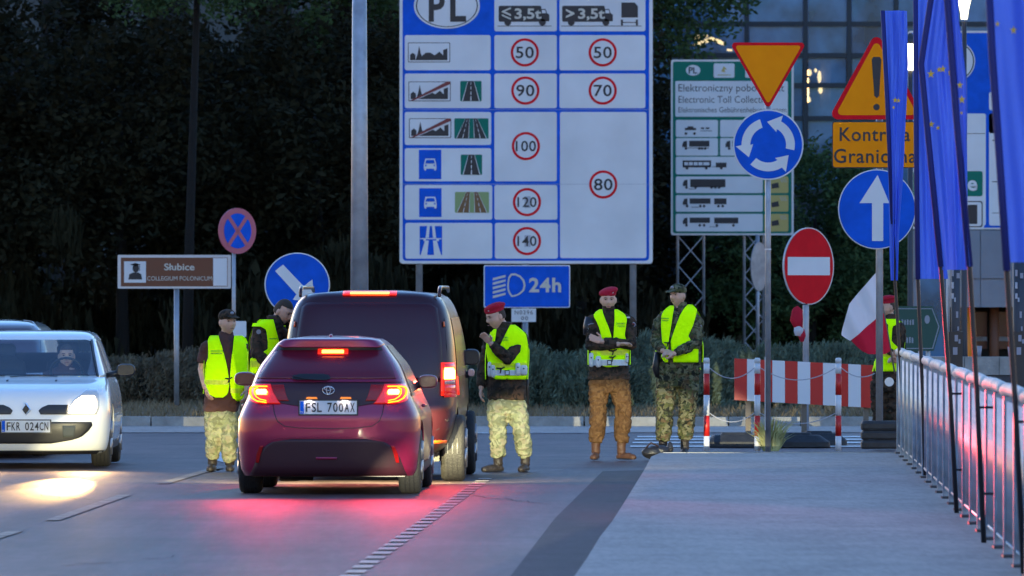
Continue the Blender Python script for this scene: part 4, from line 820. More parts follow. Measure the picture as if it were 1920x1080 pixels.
class Car:
    def __init__(s, name, label, cx, Yp, prof, flip=False, p=4.5, q=12.0, cat='car'):
        # prof rows: (photo row, half width px, y_back, y_front) ; y runs along the car from the end the camera sees
        s.s = F / Yp; s.cx = cx; s.p, s.q = p, q; s.sg = 1
        s.t = thing(name, label, cat, ((cx - 960) / s.s, Yp, 0), -math.atan(.0272))
        rows = sorted(((s.Z(r[0]), r[1] / s.s, r[2], r[3]) for r in prof)); s.zs = [r[0] for r in rows]; s.ws = [r[1] for r in rows]; s.ya = [r[2] for r in rows]; s.yb = [r[3] for r in rows]
    def Z(s, py): return H - (py - HY) / s.s
    def X(s, px): return (px - s.cx) / s.s
    def at(s, z): return cr(s.zs, s.ws, z), cr(s.zs, s.ya, z), cr(s.zs, s.yb, z)
    def rear(s, x, z, off=0):
        w, a, b = s.at(z); ym, L = (a + b) / 2, (b - a) / 2; k = min(abs(x / w), .9985)
        return ym - L * (1 - k ** s.p) ** (1 / s.q) - off
    def side(s, y, z, off=0):
        w, a, b = s.at(z); ym, L = (a + b) / 2, (b - a) / 2; k = min(abs((y - ym) / L), .9985)
        return w * (1 - k ** s.q) ** (1 / s.p) + off
    def shell(s, z0, z1, m, name='body', nz=46, n=88, arches=(), inset_=0):
        mb = MB(); v = []; f = []
        zz = [z0 + (z1 - z0) * i / nz for i in range(nz + 1)]
        for z in zz:
            w, a, b = s.at(z); ym, L = (a + b) / 2, (b - a) / 2; w -= inset_; L -= inset_
            for k in range(n):
                t = 2 * math.pi * k / n; c, q = math.cos(t), math.sin(t); v.append((w * math.copysign(abs(c) ** (2 / s.p), c), ym + L * math.copysign(abs(q) ** (2 / s.q), q), z))
        for i in range(nz):
            for k in range(n): f.append((i * n + k, i * n + (k + 1) % n, (i + 1) * n + (k + 1) % n, (i + 1) * n + k))
        f.append(tuple(range(n))[::-1]); f.append(tuple(nz * n + k for k in range(n)))
        mb.add(v, f); o = mb.build(name, m, s.t, True)
        if arches:
            cb = MB()
            for (y, z, r) in arches:
                for sx in (-1, 1): cb.tube([(sx * .55, y, z), (sx * 1.4, y, z)], r, 32)
            c = cb.build('cutter', None); md = o.modifiers.new('b', 'BOOLEAN'); md.operation = 'DIFFERENCE'; md.object = c; md.solver = 'EXACT'
            c.parent = s.t; bpy.context.view_layer.update()
            dg = bpy.context.evaluated_depsgraph_get(); me = bpy.data.meshes.new_from_object(o.evaluated_get(dg)); o.modifiers.clear(); o.data = me
            bpy.data.objects.remove(c)
        try: o.data.set_sharp_from_angle(angle=R(38))
        except Exception: pass
        return o
    def patch(s, name, rows, m, off=.006, nx=22, nz=12, th=.012, parent=None, front=False, smooth=True):
        # rows (photo row, left px, right px) laid on the near end of the shell
        rows = sorted(rows); py = [r[0] for r in rows]; v = []; f = []
        R_ = []
        for j in range(nz + 1):
            y = py[0] + (py[-1] - py[0]) * j / nz; k = 0
            while k < len(rows) - 2 and rows[k + 1][0] < y: k += 1
            a, b = rows[k], rows[k + 1]; t = (y - a[0]) / (b[0] - a[0]); R_.append((y, a[1] + (b[1] - a[1]) * t, a[2] + (b[2] - a[2]) * t))
        for d in (off, off - th):
            for (y, l, r) in R_:
                for i in range(nx + 1):
                    x = s.X(l + (r - l) * i / nx); z = s.Z(y); v.append((x, s.rear(x, z, d), z))
        n = nx + 1; K = (nz + 1) * n
        for j in range(nz):
            for i in range(nx): f.append((j * n + i, (j + 1) * n + i, (j + 1) * n + i + 1, j * n + i + 1))
        ed = [i for i in range(n)] + [(j + 1) * n - 1 for j in range(1, nz + 1)] + [nz * n + i for i in range(nx - 1, -1, -1)] + [j * n for j in range(nz - 1, 0, -1)]
        for a, b in zip(ed, ed[1:] + ed[:1]): f.append((a, b, b + K, a + K))
        return MB().add(v, f).build(name, m, parent or s.t, smooth)
    def sidepatch(s, name, rows, m, sx=1, off=.006, ny=20, nz=10, parent=None):
        rows = sorted(rows); v = []; f = []                 # rows (z, y0, y1)
        for j in range(nz + 1):
            z = rows[0][0] + (rows[-1][0] - rows[0][0]) * j / nz; k = 0
            while k < len(rows) - 2 and rows[k + 1][0] < z: k += 1
            a, b = rows[k], rows[k + 1]; t = (z - a[0]) / (b[0] - a[0]); y0 = a[1] + (b[1] - a[1]) * t; y1 = a[2] + (b[2] - a[2]) * t
            for i in range(ny + 1):
                y = y0 + (y1 - y0) * i / ny; v.append((sx * s.side(y, z, off), y, z))
        n = ny + 1
        for j in range(nz):
            for i in range(ny): q = (j * n + i, j * n + i + 1, (j + 1) * n + i + 1, (j + 1) * n + i); f.append(q if sx > 0 else q[::-1])
        return MB().add(v, f).build(name, m, parent or s.t, True)
    def strip(s, name, pts, wpx, m, off=.008, parent=None):
        q = [(s.X(a), s.rear(s.X(a), s.Z(b), off), s.Z(b)) for a, b in pts]; return MB().tube(q, wpx / s.s / 2, 8, .5).build(name, m, parent or s.t, True)
    def wheel(s, x0, x1, y, r, sx):
        xo = max(abs(x0), abs(x1)) * sx; xi = min(abs(x0), abs(x1)) * sx; w = abs(xo - xi)
        prof = [(0, r * .62), (0, r * .9), (.015, r * .97), (.04, r), (w - .04, r), (w - .015, r * .97), (w, r * .9), (w, r * .62)]
        n = 40; v = []; f = []
        for (a, rr) in prof:
            for k in range(n): t = 2 * math.pi * k / n; v.append((xi + sx * a, y + rr * math.cos(t), r + rr * math.sin(t)))
        for i in range(len(prof) - 1):
            for k in range(n): f.append((i * n + k, i * n + (k + 1) % n, (i + 1) * n + (k + 1) % n, (i + 1) * n + k))
        wh = MB().add(v, f).build('wheel', 'tyre', s.t, True)
        g = MB()
        for a in (.3, .5, .7): g.tube([(xi + sx * w * a - .004, y, r), (xi + sx * w * a + .004, y, r)], r + .001, 40)
        g.build('tread_groove', 'blackpl', wh)
        rm = MB(); rm.tube([(xi + sx * .02, y, r), (xi + sx * (w - .03), y, r)], r * .63, 32)
        for k in range(5):
            t = 2 * math.pi * k / 5; rm.tube([(xi + sx * (w - .02), y, r), (xi + sx * (w - .012), y + r * .6 * math.cos(t), r + r * .6 * math.sin(t))], [.04, .03], 8)
        rm.build('rim', 'rim', wh, True); return wh
    def plate(s, x0, x1, y0, y1, txt, off=.02, tilt=0):
        X0, X1, Z0, Z1 = s.X(x0), s.X(x1), s.Z(y1), s.Z(y0); y = min(s.rear(X0, (Z0 + Z1) / 2), s.rear(X1, (Z0 + Z1) / 2), s.rear(0, Z0), s.rear(0, Z1)) - off
        p = MB().box(X0, X1, y, y + .04, Z0, Z1).build('number_plate', 'white', s.t)
        bw = (X1 - X0) * .075; MB().add([(X0 + .004, y - .003, Z0 + .004), (X0 + bw, y - .003, Z0 + .004), (X0 + bw, y - .003, Z1 - .004), (X0 + .004, y - .003, Z1 - .004)], [(0, 1, 2, 3)]).build('blue_band', 'blue', p)
        v, f = text_shape('PL'); MB().add([(X0 + .007 + a * (bw - .012), y - .006, Z0 + .01 + b * .016) for a, b in v], f).build('country_letters', 'white', p)
        L, Rr = txt.split(' ')
        nL, nR = len(L), len(Rr); tot = nL + nR + .8; u = (X1 - X0 - bw - .025) / tot; xx = X0 + bw + .012
        for ch in L + ' ' + Rr:
            if ch == ' ': xx += u * .8; continue
            v, f = text_shape(ch, .012); wd_ = .45 if ch in '1' else .8; MB().add([(xx + u * .1 + a * u * wd_, y - .006, Z0 + (Z1 - Z0) * .16 + b * (Z1 - Z0) * .7) for a, b in v], f).build('character', 'black', p); xx += u
        MB().box(X0 - .012, X1 + .012, y + .005, y + .05, Z0 - .012, Z1 + .012).build('plate_frame', 'blackpl', p)
        return p
    def mirror(s, px, py, wpx, hpx, y, m, sx, sh=0, face='front'):
        w, h = wpx / s.s / 2, hpx / s.s / 2; x = s.X(px) - sh; z = s.Z(py)
        o = MB().ell((0, 0, 0), (w, .07, h), None, 20, 12)
        v = [(x + math.copysign(abs(a / w) ** .7 * w, a), y + b, z + math.copysign(abs(c / h) ** .75 * h, c)) for a, b, c in o.v]; mb = MB(); mb.add(v, o.f); hz = mb.build('door_mirror', m, s.t, True)
        g = MB().add([(x + w * .85 * math.copysign(abs(math.cos(a)) ** .6, math.cos(a)), y - .075, z + h * .82 * math.copysign(abs(math.sin(a)) ** .6, math.sin(a))) for a in [2 * math.pi * k / 24 for k in range(24)]], [tuple(range(24))]).build('mirror_glass', 'darkglass' if face == 'back' else m, hz)
        MB().tube([(x - sx * w * .7, y, z - h * .5), (x - sx * (w + .1), y + .05, z - h * .8)], [.035, .03], 8).build('mirror_arm', 'blackpl', hz, True); return hz
def spot(name, parent, loc, rot, e, col, size, blend=.3, rad=.04):
    d = bpy.data.lights.new(name, 'SPOT'); d.energy = e * EXP * 17; d.color = col; d.spot_size = R(size); d.spot_blend = blend; d.shadow_soft_size = rad
    o = bpy.data.objects.new(name, d); COL.objects.link(o); o.parent = parent; o.location = loc; o.rotation_euler = rot; return o

# ---- hatchback in front, red lamp glow painted into its colour
c = Car('hatchback', 'hatchback with red brake glow painted into its colour, seen from behind with lit brake lights, plate FSL 700AX', 613, 77.9, [
 (893, 164, .10, 3.75), (880, 170, .05, 3.85), (850, 173, .02, 3.92), (815, 174, .0, 3.95), (785, 172, .0, 3.92), (765, 165, .02, 3.85), (748, 157, .04, 3.75), (730, 151, .06, 3.45), (716, 145, .10, 3.05), (700, 139, .16, 2.9), (685, 131.5, .25, 2.72), (668, 119, .36, 2.5), (655, 109, .42, 2.3), (645, 101, .42, 2.15), (638, 92, .42, 2.05), (633, 76, .55, 1.9), (631, 40, .8, 1.7)])
zb = c.Z(893); c.shell(zb, c.Z(631.2), 'carglow', arches=((.72, .31, .37), (3.25, .31, .37)))
MB().box(-.7, .7, .3, 3.6, .16, .3).build('underbody', 'blackpl', c.t); MB().tube([(-.45, .35, .2), (-.15, .4, .19)], .07, 14).build('silencer', 'blackpl', c.t, True)
wx = c.X(785)
for y in (.72, 3.25):
    for sx in (-1, 1): c.wheel(wx * sx, (wx - .205) * sx, y, .305, sx)
sp = c.patch('roof_spoiler', [(633.5, 552, 688), (637, 528, 706), (646, 516, 716), (652, 522, 708)], 'carglow', .07, th=.08)
c.patch('painted_spoiler_shade', [(644, 520, 714), (652, 516, 718), (657, 513, 722)], 'blackpl', .012)  # dark strip painted in for the shade under the spoiler
c.patch('rear_window', [(655, 514, 720), (660, 509, 725), (690, 490, 741), (711, 479, 751)], 'darkglass', .008)
c.patch('high_brake_lens', [(654.5, 592, 649), (664.5, 592, 649)], 'lampsurround', .03, 10, 3, .02)
c.patch('high_brake_light', [(656.5, 600, 641), (662.5, 600, 641)], 'brakebar', .045, 10, 3, .03)
c.patch('window_base_trim', [(711.5, 480, 748), (716, 476, 752)], 'carglow', .014)
c.patch('lamp_panel', [(717, 474, 758), (732, 472, 762), (747, 497, 735), (757, 530, 700), (764, 575, 655)], 'bumperpl', .01, 30)
for sg in (-1, 1):
    mx = lambda px: 613 + sg * (px - 613); q = lambda rows: [(y, min(mx(a), mx(b)), max(mx(a), mx(b))) for y, a, b in rows]
    lm = c.patch('tail_light', q([(720, 720, 758), (735, 715, 763), (752, 705, 763), (757, 700, 745)]), 'lamplens', .02)
    c.patch('lens_inner', q([(721, 695, 719), (740, 690, 714), (752, 685, 704)]), 'reflens', .014, parent=lm)
    o1 = [(727, 724.5), (750, 724.5), (757.5, 726), (760, 731), (759.5, 740), (755, 747), (746, 752), (728, 754.5)]; o2 = [(745, 726), (751, 730), (751, 738), (747, 744), (740, 748.5), (728, 751)]
    c.strip('light_bar', [(mx(a), b) for a, b in o1], 4.6, 'tail', .036, lm); c.strip('light_bar', [(mx(a), b) for a, b in o2], 3.4, 'tail', .036, lm)
    c.patch('brake_bulb', q([(730, 729, 746), (734, 726, 749), (739.5, 728, 746)]), 'tailcore', .04, 8, 4, .01, lm)
    c.patch('bumper_reflector', q([(836, 733, 739), (852, 738, 746), (868, 742, 748)]), 'reflens', .016)
    spot('brake_and_fill_lamp', c.t, (sg * .58, -.12, c.Z(737)), (R(-99), 0, 0), 11, (1, .03, .06), 104, .9, .05)
    spot('headlamp', c.t, (sg * .58, 4.02, .62), (R(86), 0, 0), 45, (1, .86, .42), 120, .6, .02)
    MB().box(sg * .58 - .14, sg * .58 + .14, 3.9, 4.32, .645, .655).build('beam_cutoff_plate', 'blackpl', c.t)  # unseen plate added to cut off the top of the headlamp beam
    MB().ell((sg * .58, 3.88, .64), (.13, .1, .06)).build('headlight', 'clearlens', c.t, True)
c.plate(562, 669, 751.5, 776.5, 'FSL 700AX', .015)
for sg in (-1, 1): spot('plate_light', c.t, (sg * .16, c.rear(0, c.Z(748)) - .07, c.Z(747)), (R(12), 0, 0), .07, (1, .8, .7), 150, .9, .02)
for px in (584, 648): c.patch('plate_lamp', [(744.5, px - 9, px + 9), (748, px - 11, px + 11)], 'platelamp', .02, 6, 2)
c.strip('tailgate_seam', [(511, 758), (514, 775), (520, 790), (533, 799), (560, 802.5), (616, 803.5), (670, 802.5), (698, 799), (711, 790), (717, 775), (720, 758)], 1.6, 'blackpl', .004)
c.patch('lower_bumper', [(823, 545, 686), (827, 512, 718), (838, 494, 736), (855, 482, 748), (880, 472, 757), (892.5, 464, 762)], 'bumperpl', .01, 30)
c.patch('tow_cover', [(857, 592, 632), (862, 592, 632)], 'carglow', .018, 6, 2); c.strip('bumper_crease', [(505, 826), (520, 822), (560, 820), (616, 819.5), (670, 820), (712, 822), (726, 826)], 1.8, 'carglow', .014)
w = c.patch('rear_wiper', [(701, 560, 606), (704, 549, 616), (710, 546, 619), (712, 556, 612)], 'blackpl', .035); c.strip('wiper_arm', [(546, 704), (575, 711), (612, 713)], 2.5, 'blackpl', .05, w)
def logo_ring(c, cx, cy, rx, ry, off, par=None, m='chrome', th=1.6): return MB().tube([(c.X(cx + rx * math.cos(a)), c.rear(0, c.Z(cy)) - off, c.Z(cy + ry * math.sin(a))) for a in [2 * math.pi * k / 24 for k in range(25)]], th / c.s / 2, 6).build('badge', m, par or c.t, True)
bd = logo_ring(c, 615.5, 732, 11, 7.6, .03); logo_ring(c, 615.5, 732, 3.8, 6.6, .03, bd, th=1.3); logo_ring(c, 615.5, 729, 7.6, 3, .03, bd, th=1.3)
MB().rings([(c.Z(633), 0, .75, .02, .06), (c.Z(627), 0, .8, .008, .02)], 12).build('antenna_fin', 'carglow', c.t, True)
for sx in (-1, 1):
    c.sidepatch('side_window', [(.93, .55, 2.75), (1.15, .62, 2.55), (1.36, .85, 2.1)], 'darkglass', sx); c.sidepatch('window_strip', [(.90, .5, 2.8), (.925, .5, 2.8)], 'blackpl', sx, .01)
    MB().add(*(lambda m: (m.v, m.f))(MB().tube([(sx * .83, 1.2, .8), (sx * .85, 1.4, .8)], .014, 8))).build('door_handle', 'carglow', c.t, True)
    c.sidepatch('sill', [(.2, 1.1, 2.85), (.28, 1.1, 2.85)], 'blackpl', sx, .012)
c.mirror(455, 715, 42, 27, 2.25, 'carglow', -1, .11, 'back'); c.mirror(808, 720, 38, 26, 2.25, 'carglow', 1, .11, 'back')
HATCH = c
# ---- van
c = Car('van', 'dark van, red lamp glow painted into its colour, with roof rails and lit high brake light beyond the hatchback', 690, 82.9, [
 (850, 130, .10, 4.6), (842, 143, .05, 4.68), (828, 152, .01, 4.72), (800, 160, 0, 4.75), (770, 163.5, .0, 4.72), (745, 164, .03, 4.65), (700, 164, .06, 4.2), (660, 161.5, .10, 3.9), (625, 157, .15, 3.6), (600, 152, .19, 3.4), (580, 146, .23, 3.25), (566, 139, .27, 3.15), (556, 130, .30, 3.1), (550, 116, .34, 3.0), (546, 90, .45, 2.9), (544, 40, .7, 2.7)], p=5.5, q=13, cat='van')
c.shell(c.Z(850), c.Z(544.2), 'vanpaint', arches=((.78, .33, .40), (3.85, .33, .40)))
MB().box(-.68, .68, .4, 4.4, .2, .34).build('underbody', 'blackpl', c.t)
wx = c.X(868)
for y in (.78, 3.85):
    for sx in (-1, 1): c.wheel(wx * sx, (wx - .235) * sx, y, .325, sx)
c.patch('rear_window', [(567, 572, 808), (575, 562, 818), (640, 553, 827), (700, 550, 830), (716, 552, 828)], 'vanglass', .01, 30, 16)
c.strip('tailgate_seam', [(556, 562), (549, 600), (544, 650), (541, 720), (541, 790), (560, 806), (690, 810), (820, 806), (839, 790), (839, 720), (836, 650), (831, 600), (824, 562)], 1.5, 'blackpl', .004)
c.patch('high_brake_lens', [(545.5, 640, 741), (553.5, 640, 741)], 'lampsurround', .02, 16, 3, .02)
c.patch('high_brake_light', [(547.5, 654, 727), (551, 654, 727)], 'brakebar', .03, 16, 3, .02)
for k in range(9): pass
for sg in (-1, 1):
    mx = lambda px: 690 + sg * (px - 690); q = lambda rows: [(y, min(mx(a), mx(b)), max(mx(a), mx(b))) for y, a, b in rows]
    c.patch('lamp_surround', q([(680, 826, 853), (742, 826, 857)]), 'lampsurround', .012, 10, 6, .01)
    lm = c.patch('tail_light', q([(682, 832, 849), (700, 831, 853), (745, 832, 853)]), 'lamplens', .02)
    c.patch('brake_bulb', q([(690, 833, 848), (694, 832, 851), (711, 832, 851)]), 'tailcore', .034, 8, 4, .01, lm); c.patch('reverse_lens', q([(714, 833, 851), (721, 833, 851)]), 'reversel', .028, 8, 3, .01, lm); c.patch('fog_lens', q([(723, 833, 851), (738, 833, 851)]), 'lamplens', .03, 8, 3, .01, lm)
    c.patch('bumper_reflector', q([(826, 808, 837), (832, 808, 836)]), 'orangerefl', .016, 10, 2)
    c.patch('side_marker', q([(603, 829, 832), (613, 830, 833)]), 'orangerefl', .02, 3, 3)
    spot('brake_and_fill_lamp', c.t, (sg * .77, -.12, c.Z(700)), (R(82), 0, 0), 6, (1, .03, .02), 160, .6, .05).rotation_euler = (R(-82), 0, 0)
    s = F / 82.9; x0 = sg * 131 / s
    MB().tube([(x0, .42, c.Z(556)), (x0, .46, c.Z(545)), (x0, .62, c.Z(539)), (x0, 2.7, c.Z(539)), (x0, 2.95, c.Z(546))], [.014, .018, .02, .02, .016], 10).build('roof_rail', 'vanpaint', c.t, True)
    c.sidepatch('side_window', [(1.03, .5, 3.55), (1.3, .55, 3.4), (1.6, .6, 3.2)], 'vanglass', sg); c.sidepatch('side_rubbing_strip', [(.55, 1.2, 3.4), (.6, 1.2, 3.4)], 'blackpl', sg, .015)
    MB().ell((sg * .62, 4.62, .68), (.14, .1, .08)).build('headlight', 'clearlens', c.t, True)
c.strip('bumper_line', [(545, 787), (690, 789), (835, 787), (852, 787)], 1.4, 'alu', .005)
c.plate(640, 740, 742, 765, 'WB 4471', .02) if False else None
w = c.patch('rear_wiper', [(706, 640, 700), (711, 636, 705)], 'blackpl', .03)
c.mirror(891, 674, 34, 32, 3.05, 'blackpl', 1, .135, 'front'); c.mirror(489 + 20, 674, 34, 32, 3.05, 'blackpl', -1, .135, 'front')
c.mirror(891, 704, 13, 15, 3.05, 'reversel', 1, .135, 'front')
# ---- white car facing the camera
c = Car('white_hatchback', 'white hatchback facing the camera with lit headlight, plate FKR 024CN', 48, 89.8, [
 (852, 140, .14, 3.7), (845, 150, .07, 3.8), (825, 155, .02, 3.85), (800, 157.5, 0, 3.88), (775, 158, .01, 3.9), (752, 156, .05, 3.9), (735, 152.5, .16, 3.9), (720, 148, .5, 3.88), (711, 143.5, .86, 3.85), (706, 141, .95, 3.8), (690, 135, 1.12, 3.7), (670, 128, 1.32, 3.6), (650, 121, 1.55, 3.5), (638, 115.5, 1.68, 3.42), (630, 110, 1.78, 3.38), (624, 98, 1.95, 3.3), (621, 60, 2.2, 3.0)])
c.shell(c.Z(852), c.Z(707), 'carwhite', arches=((.78, .31, .36), (3.2, .31, .36)), nz=34)
c.shell(c.Z(638.5), c.Z(621.2), 'carwhite', 'roof', nz=10)
MB().box(-.68, .68, .3, 3.6, .17, .3).build('underbody', 'blackpl', c.t)
wx = c.X(202)
for y in (.78, 3.2):
    for sx in (-1, 1): c.wheel(wx * sx, (wx - .2) * sx, y, .305, sx)
def gl(rows, m, name, off, **k): return c.patch(name, rows, m, off, **k)
for sg in (-1, 1):
    mx = lambda px: 48 + sg * (px - 48); q = lambda rows: [(y, min(mx(a), mx(b)), max(mx(a), mx(b))) for y, a, b in rows]
    c.patch('windscreen_pillar', q([(636, 159.5, 163.2), (660, 165, 172), (690, 173, 182.5), (709, 178, 188.5)]), 'carwhite', .012, 6, 12, .05)
    c.patch('windscreen_gasket', q([(638, 156, 159.4), (660, 161, 165), (690, 169.5, 173), (708, 174, 178)]), 'blackpl', .008, 4, 10, .03)
    c.sidepatch('side_window', [(c.Z(706), 1.0, 3.6), (c.Z(670), 1.4, 3.45), (c.Z(640), 1.75, 3.3)], 'vanglass', sg, -.01)
    c.sidepatch('door_pillar', [(c.Z(706), 2.25, 2.38), (c.Z(640), 2.25, 2.36)], 'blackpl', sg, .004, 4); c.sidepatch('roof_gutter', [(c.Z(641), 1.72, 3.35), (c.Z(637), 1.72, 3.35)], 'carwhite', sg, .006)
    c.patch('grille_slot', q([(759, 90, 127), (764, 78, 127), (770, 72, 126), (777, 76, 125)]), 'blackpl', .01)
    hl = c.patch('headlight', q([(729, 163, 178), (738, 153, 183), (752, 137, 185), (766, 129, 185), (777, 126, 180)]), 'clearlens', .012, 14, 10)
    c.patch('headlight_bulb', q([(743, 153, 176), (752, 140, 180), (764, 131, 181), (775, 128, 176)]), 'headcore', .03, 12, 8, .01, hl)
    c.sidepatch('sill', [(.19, 1.15, 2.8), (.27, 1.15, 2.8)], 'blackpl', sg, .012); c.sidepatch('door_seam', [(.3, 2.3, 2.31), (.95, 2.3, 2.31)], 'blackpl', sg, .004, 2)
    c.sidepatch('side_rubbing_strip', [(.5, 1.2, 2.8), (.55, 1.2, 2.8)], 'carwhite', sg, .02)
    spot('headlamp', c.t, (sg * .62, -.1, .66), (R(78), 0, 0), 13, (1, .58, .25), 80, .8, .04).rotation_euler = (R(-84.6), 0, 0)
    spot('dipped_beam', c.t, (sg * .62, -.12, .64), (R(85), 0, 0), 800, (1, .56, .18), 7, 1.0, .04).rotation_euler = (R(-84.8), 0, 0)
c.patch('windscreen', [(638, -63, 159), (660, -69, 165), (690, -77, 173), (708, -82, 178)], 'wind', .0, 30, 14, .004)
c.sidepatch('rear_panel', [(c.Z(706), 3.3, 3.6), (c.Z(640), 3.2, 3.36)], 'carwhite', 1, .0); c.sidepatch('rear_panel', [(c.Z(706), 3.3, 3.6), (c.Z(640), 3.2, 3.36)], 'carwhite', -1, .0)
MB().box(-.62, .62, .98, 1.4, c.Z(714), c.Z(706)).build('dashboard', 'cabin', c.t)
for sx in (-.34, .34):
    z0 = c.Z(707); MB().rings([(z0 - .02, sx, 2.15, .24, .07), (z0 + .14, sx, 2.2, .22, .06), (z0 + .2, sx, 2.22, .12, .05)], 20, 3).build('seat', 'seatfab', c.t, True); MB().rings([(z0 + .2, sx, 2.24, .11, .05), (z0 + .3, sx, 2.26, .12, .055), (z0 + .34, sx, 2.26, .09, .04)], 20, 3).build('headrest', 'seatfab', c.t, True)
MB().box(-.6, .6, 3.28, 3.3, c.Z(704), c.Z(665)).build('rear_seat_back', 'seatfab', c.t)
MB().tube([(.36 + .17 * math.cos(a), 1.52 - .05 * math.sin(a), c.Z(700) + .15 * math.sin(a)) for a in [2 * math.pi * k / 20 for k in range(21)]], .014, 8).build('steering_wheel', 'blackpl', c.t, True)
c.patch('lower_grille', [(791, -74, 171), (797, -76, 173.5), (808, -68, 166), (820, -58, 152), (826, -40, 132), (832, -15, 95)], 'blackpl', .008, 34)
c.patch('fog_light_grille', [(798, 117, 142), (820, 118, 138)], 'cabin', .016, 8, 4); c.patch('lower_lip', [(845, -98, 194), (852, -90, 186)], 'blackpl', .02, 30, 3)
c.plate(3, 94, 788.5, 810.5, 'FKR 024CN', .02)
dm = [(48, 756), (56.5, 768), (48, 780.5), (39.5, 768), (48, 756)]
bd = MB().tube([(c.X(a), c.rear(0, c.Z(768)) - .03, c.Z(b)) for a, b in dm], 2.6 / c.s / 1.2, 8).build('badge', 'chrome', c.t); MB().add([(c.X(a), c.rear(0, c.Z(768)) - .02, c.Z(b)) for a, b in ((48, 759), (54, 768), (48, 777), (42, 768))], [(0, 3, 2, 1)]).build('badge_centre', 'blackpl', bd)
w = c.strip('windscreen_wiper', [(10, 708), (60, 705), (100, 707)], 3, 'blackpl', .03); c.strip('windscreen_wiper', [(-50, 707), (0, 706)], 3, 'blackpl', .03)
for px in (7, 99): c.patch('washer_nozzle', [(713, px - 2, px + 2), (716, px - 2, px + 2)], 'blackpl', .012, 3, 2)
c.mirror(221, 696, 36, 24, 1.35, 'blackpl', 1, -.03, 'front'); c.mirror(-124, 696, 36, 24, 1.35, 'blackpl', -1, -.03, 'front')
CLIO = c
c.t.rotation_euler.z = R(.3)
# ---- dark car behind it
c = Car('dark_car', 'dark blue car whose roof shows behind the white hatchback', -60, 95.6, [
 (842, 130, .1, 4.3), (800, 148, 0, 4.4), (740, 148, .15, 4.4), (705, 142, .9, 4.35), (690, 134, 1.1, 4.2), (650, 120, 1.5, 4.0), (620, 108, 1.8, 3.8), (610, 98, 1.95, 3.6), (603, 78, 2.2, 3.4), (600, 40, 2.4, 3.2)])
c.shell(c.Z(842), c.Z(600.3), 'cardark', arches=((.8, .31, .36), (3.4, .31, .36)))
for y in (.8, 3.4):
    for sx in (-1, 1): c.wheel(.84 * sx, .64 * sx, y, .305, sx)
c.patch('windscreen', [(612, -154, 36), (640, -166, 48), (700, -192, 74)], 'vanglass', .008); c.strip('roof_trim', [(10, 601.5), (28, 604), (38, 611), (46, 620)], 2, 'alu', .01)
for sg in (-1, 1):
    c.patch('headlight', [(752, min(-60 + sg * 95, -60 + sg * 138), max(-60 + sg * 95, -60 + sg * 138)), (772, min(-60 + sg * 90, -60 + sg * 138), max(-60 + sg * 90, -60 + sg * 138))], 'clearlens', .012)
    c.sidepatch('side_window', [(1.0, 1.2, 3.9), (1.38, 1.9, 3.6)], 'vanglass', sg)
c.mirror(108, 695, 30, 20, 1.35, 'cardark', 1, 0, 'front'); c.mirror(-228, 695, 30, 20, 1.35, 'cardark', -1, 0, 'front')

a = spot('brake_and_fill_lamp', HATCH.t, (.6, -.13, HATCH.Z(737)), (0, 0, 0), 170, (1, .05, .07), 21, .9, .05)  # extra red spot added at the tail lamp to redden the railing
_d = Matrix.Rotation(math.atan(.0272), 3, 'Z') @ (Vector((3.6, 62, 1.35)) - Vector((-1.1, 77.7, .9))); a.rotation_euler = _d.to_track_quat('-Z', 'Y').to_euler()
# ---- car waiting further back in the queue, left of the camera's view; its headlights light the people's legs
c = Car('queued_car', 'grey car waiting in the queue just left of the view with headlights on', 613, 28.0, [(600, 1, 0, 4)])
c.s = 205.6
rowsq = [(893, 150, .16, 3.75), (850, 171, .03, 3.92), (815, 173.5, .0, 3.95), (765, 165, .02, 3.85), (730, 151, .06, 3.45), (716, 145, .10, 3.05), (685, 131.5, .25, 2.72), (655, 109, .42, 2.3), (638, 92, .42, 2.05), (631, 40, .8, 1.7)]
rowsq = sorted(((c.Z(r[0]), r[1] / c.s, r[2], r[3]) for r in rowsq)); c.zs, c.ws, c.ya, c.yb = [list(q) for q in zip(*rowsq)]
c.t.location = (-3.06, 28.0, 0)
c.shell(c.Z(893), c.Z(631.2), 'cardark', arches=((.72, .31, .37), (3.25, .31, .37)))
for y in (.72, 3.25):
    for sx in (-1, 1): c.wheel(.85 * sx, .65 * sx, y, .305, sx)
for sx in (-1, 1):
    c.sidepatch('side_window', [(.93, .55, 2.75), (1.15, .62, 2.55), (1.36, .85, 2.1)], 'darkglass', sx)
    MB().ell((sx * .58, 3.92, .64), (.12, .06, .06)).build('headlight', 'clearlens', c.t, True)
def aim(o, p):
    d = Vector(p) - (o.parent.matrix_world @ o.location if False else Vector(o.parent.location) + Matrix.Rotation(o.parent.rotation_euler.z, 3, 'Z') @ o.location)
    o.rotation_euler = (Matrix.Rotation(-o.parent.rotation_euler.z, 3, 'Z') @ d).to_track_quat('-Z', 'Y').to_euler()
a = spot('headlamp', c.t, (.58, 4.05, .64), (0, 0, 0), 17000, (1, .93, .62), 4.4, .25, .02); aim(a, (.55, 87.8, 1.0 - 57 * math.tan(R(2.2))))
a = spot('headlamp', c.t, (-.58, 4.05, .64), (0, 0, 0), 10000, (1, .90, .52), 3.4, .25, .02); aim(a, (-3.75, 88, .95 - 57 * math.tan(R(1.7))))
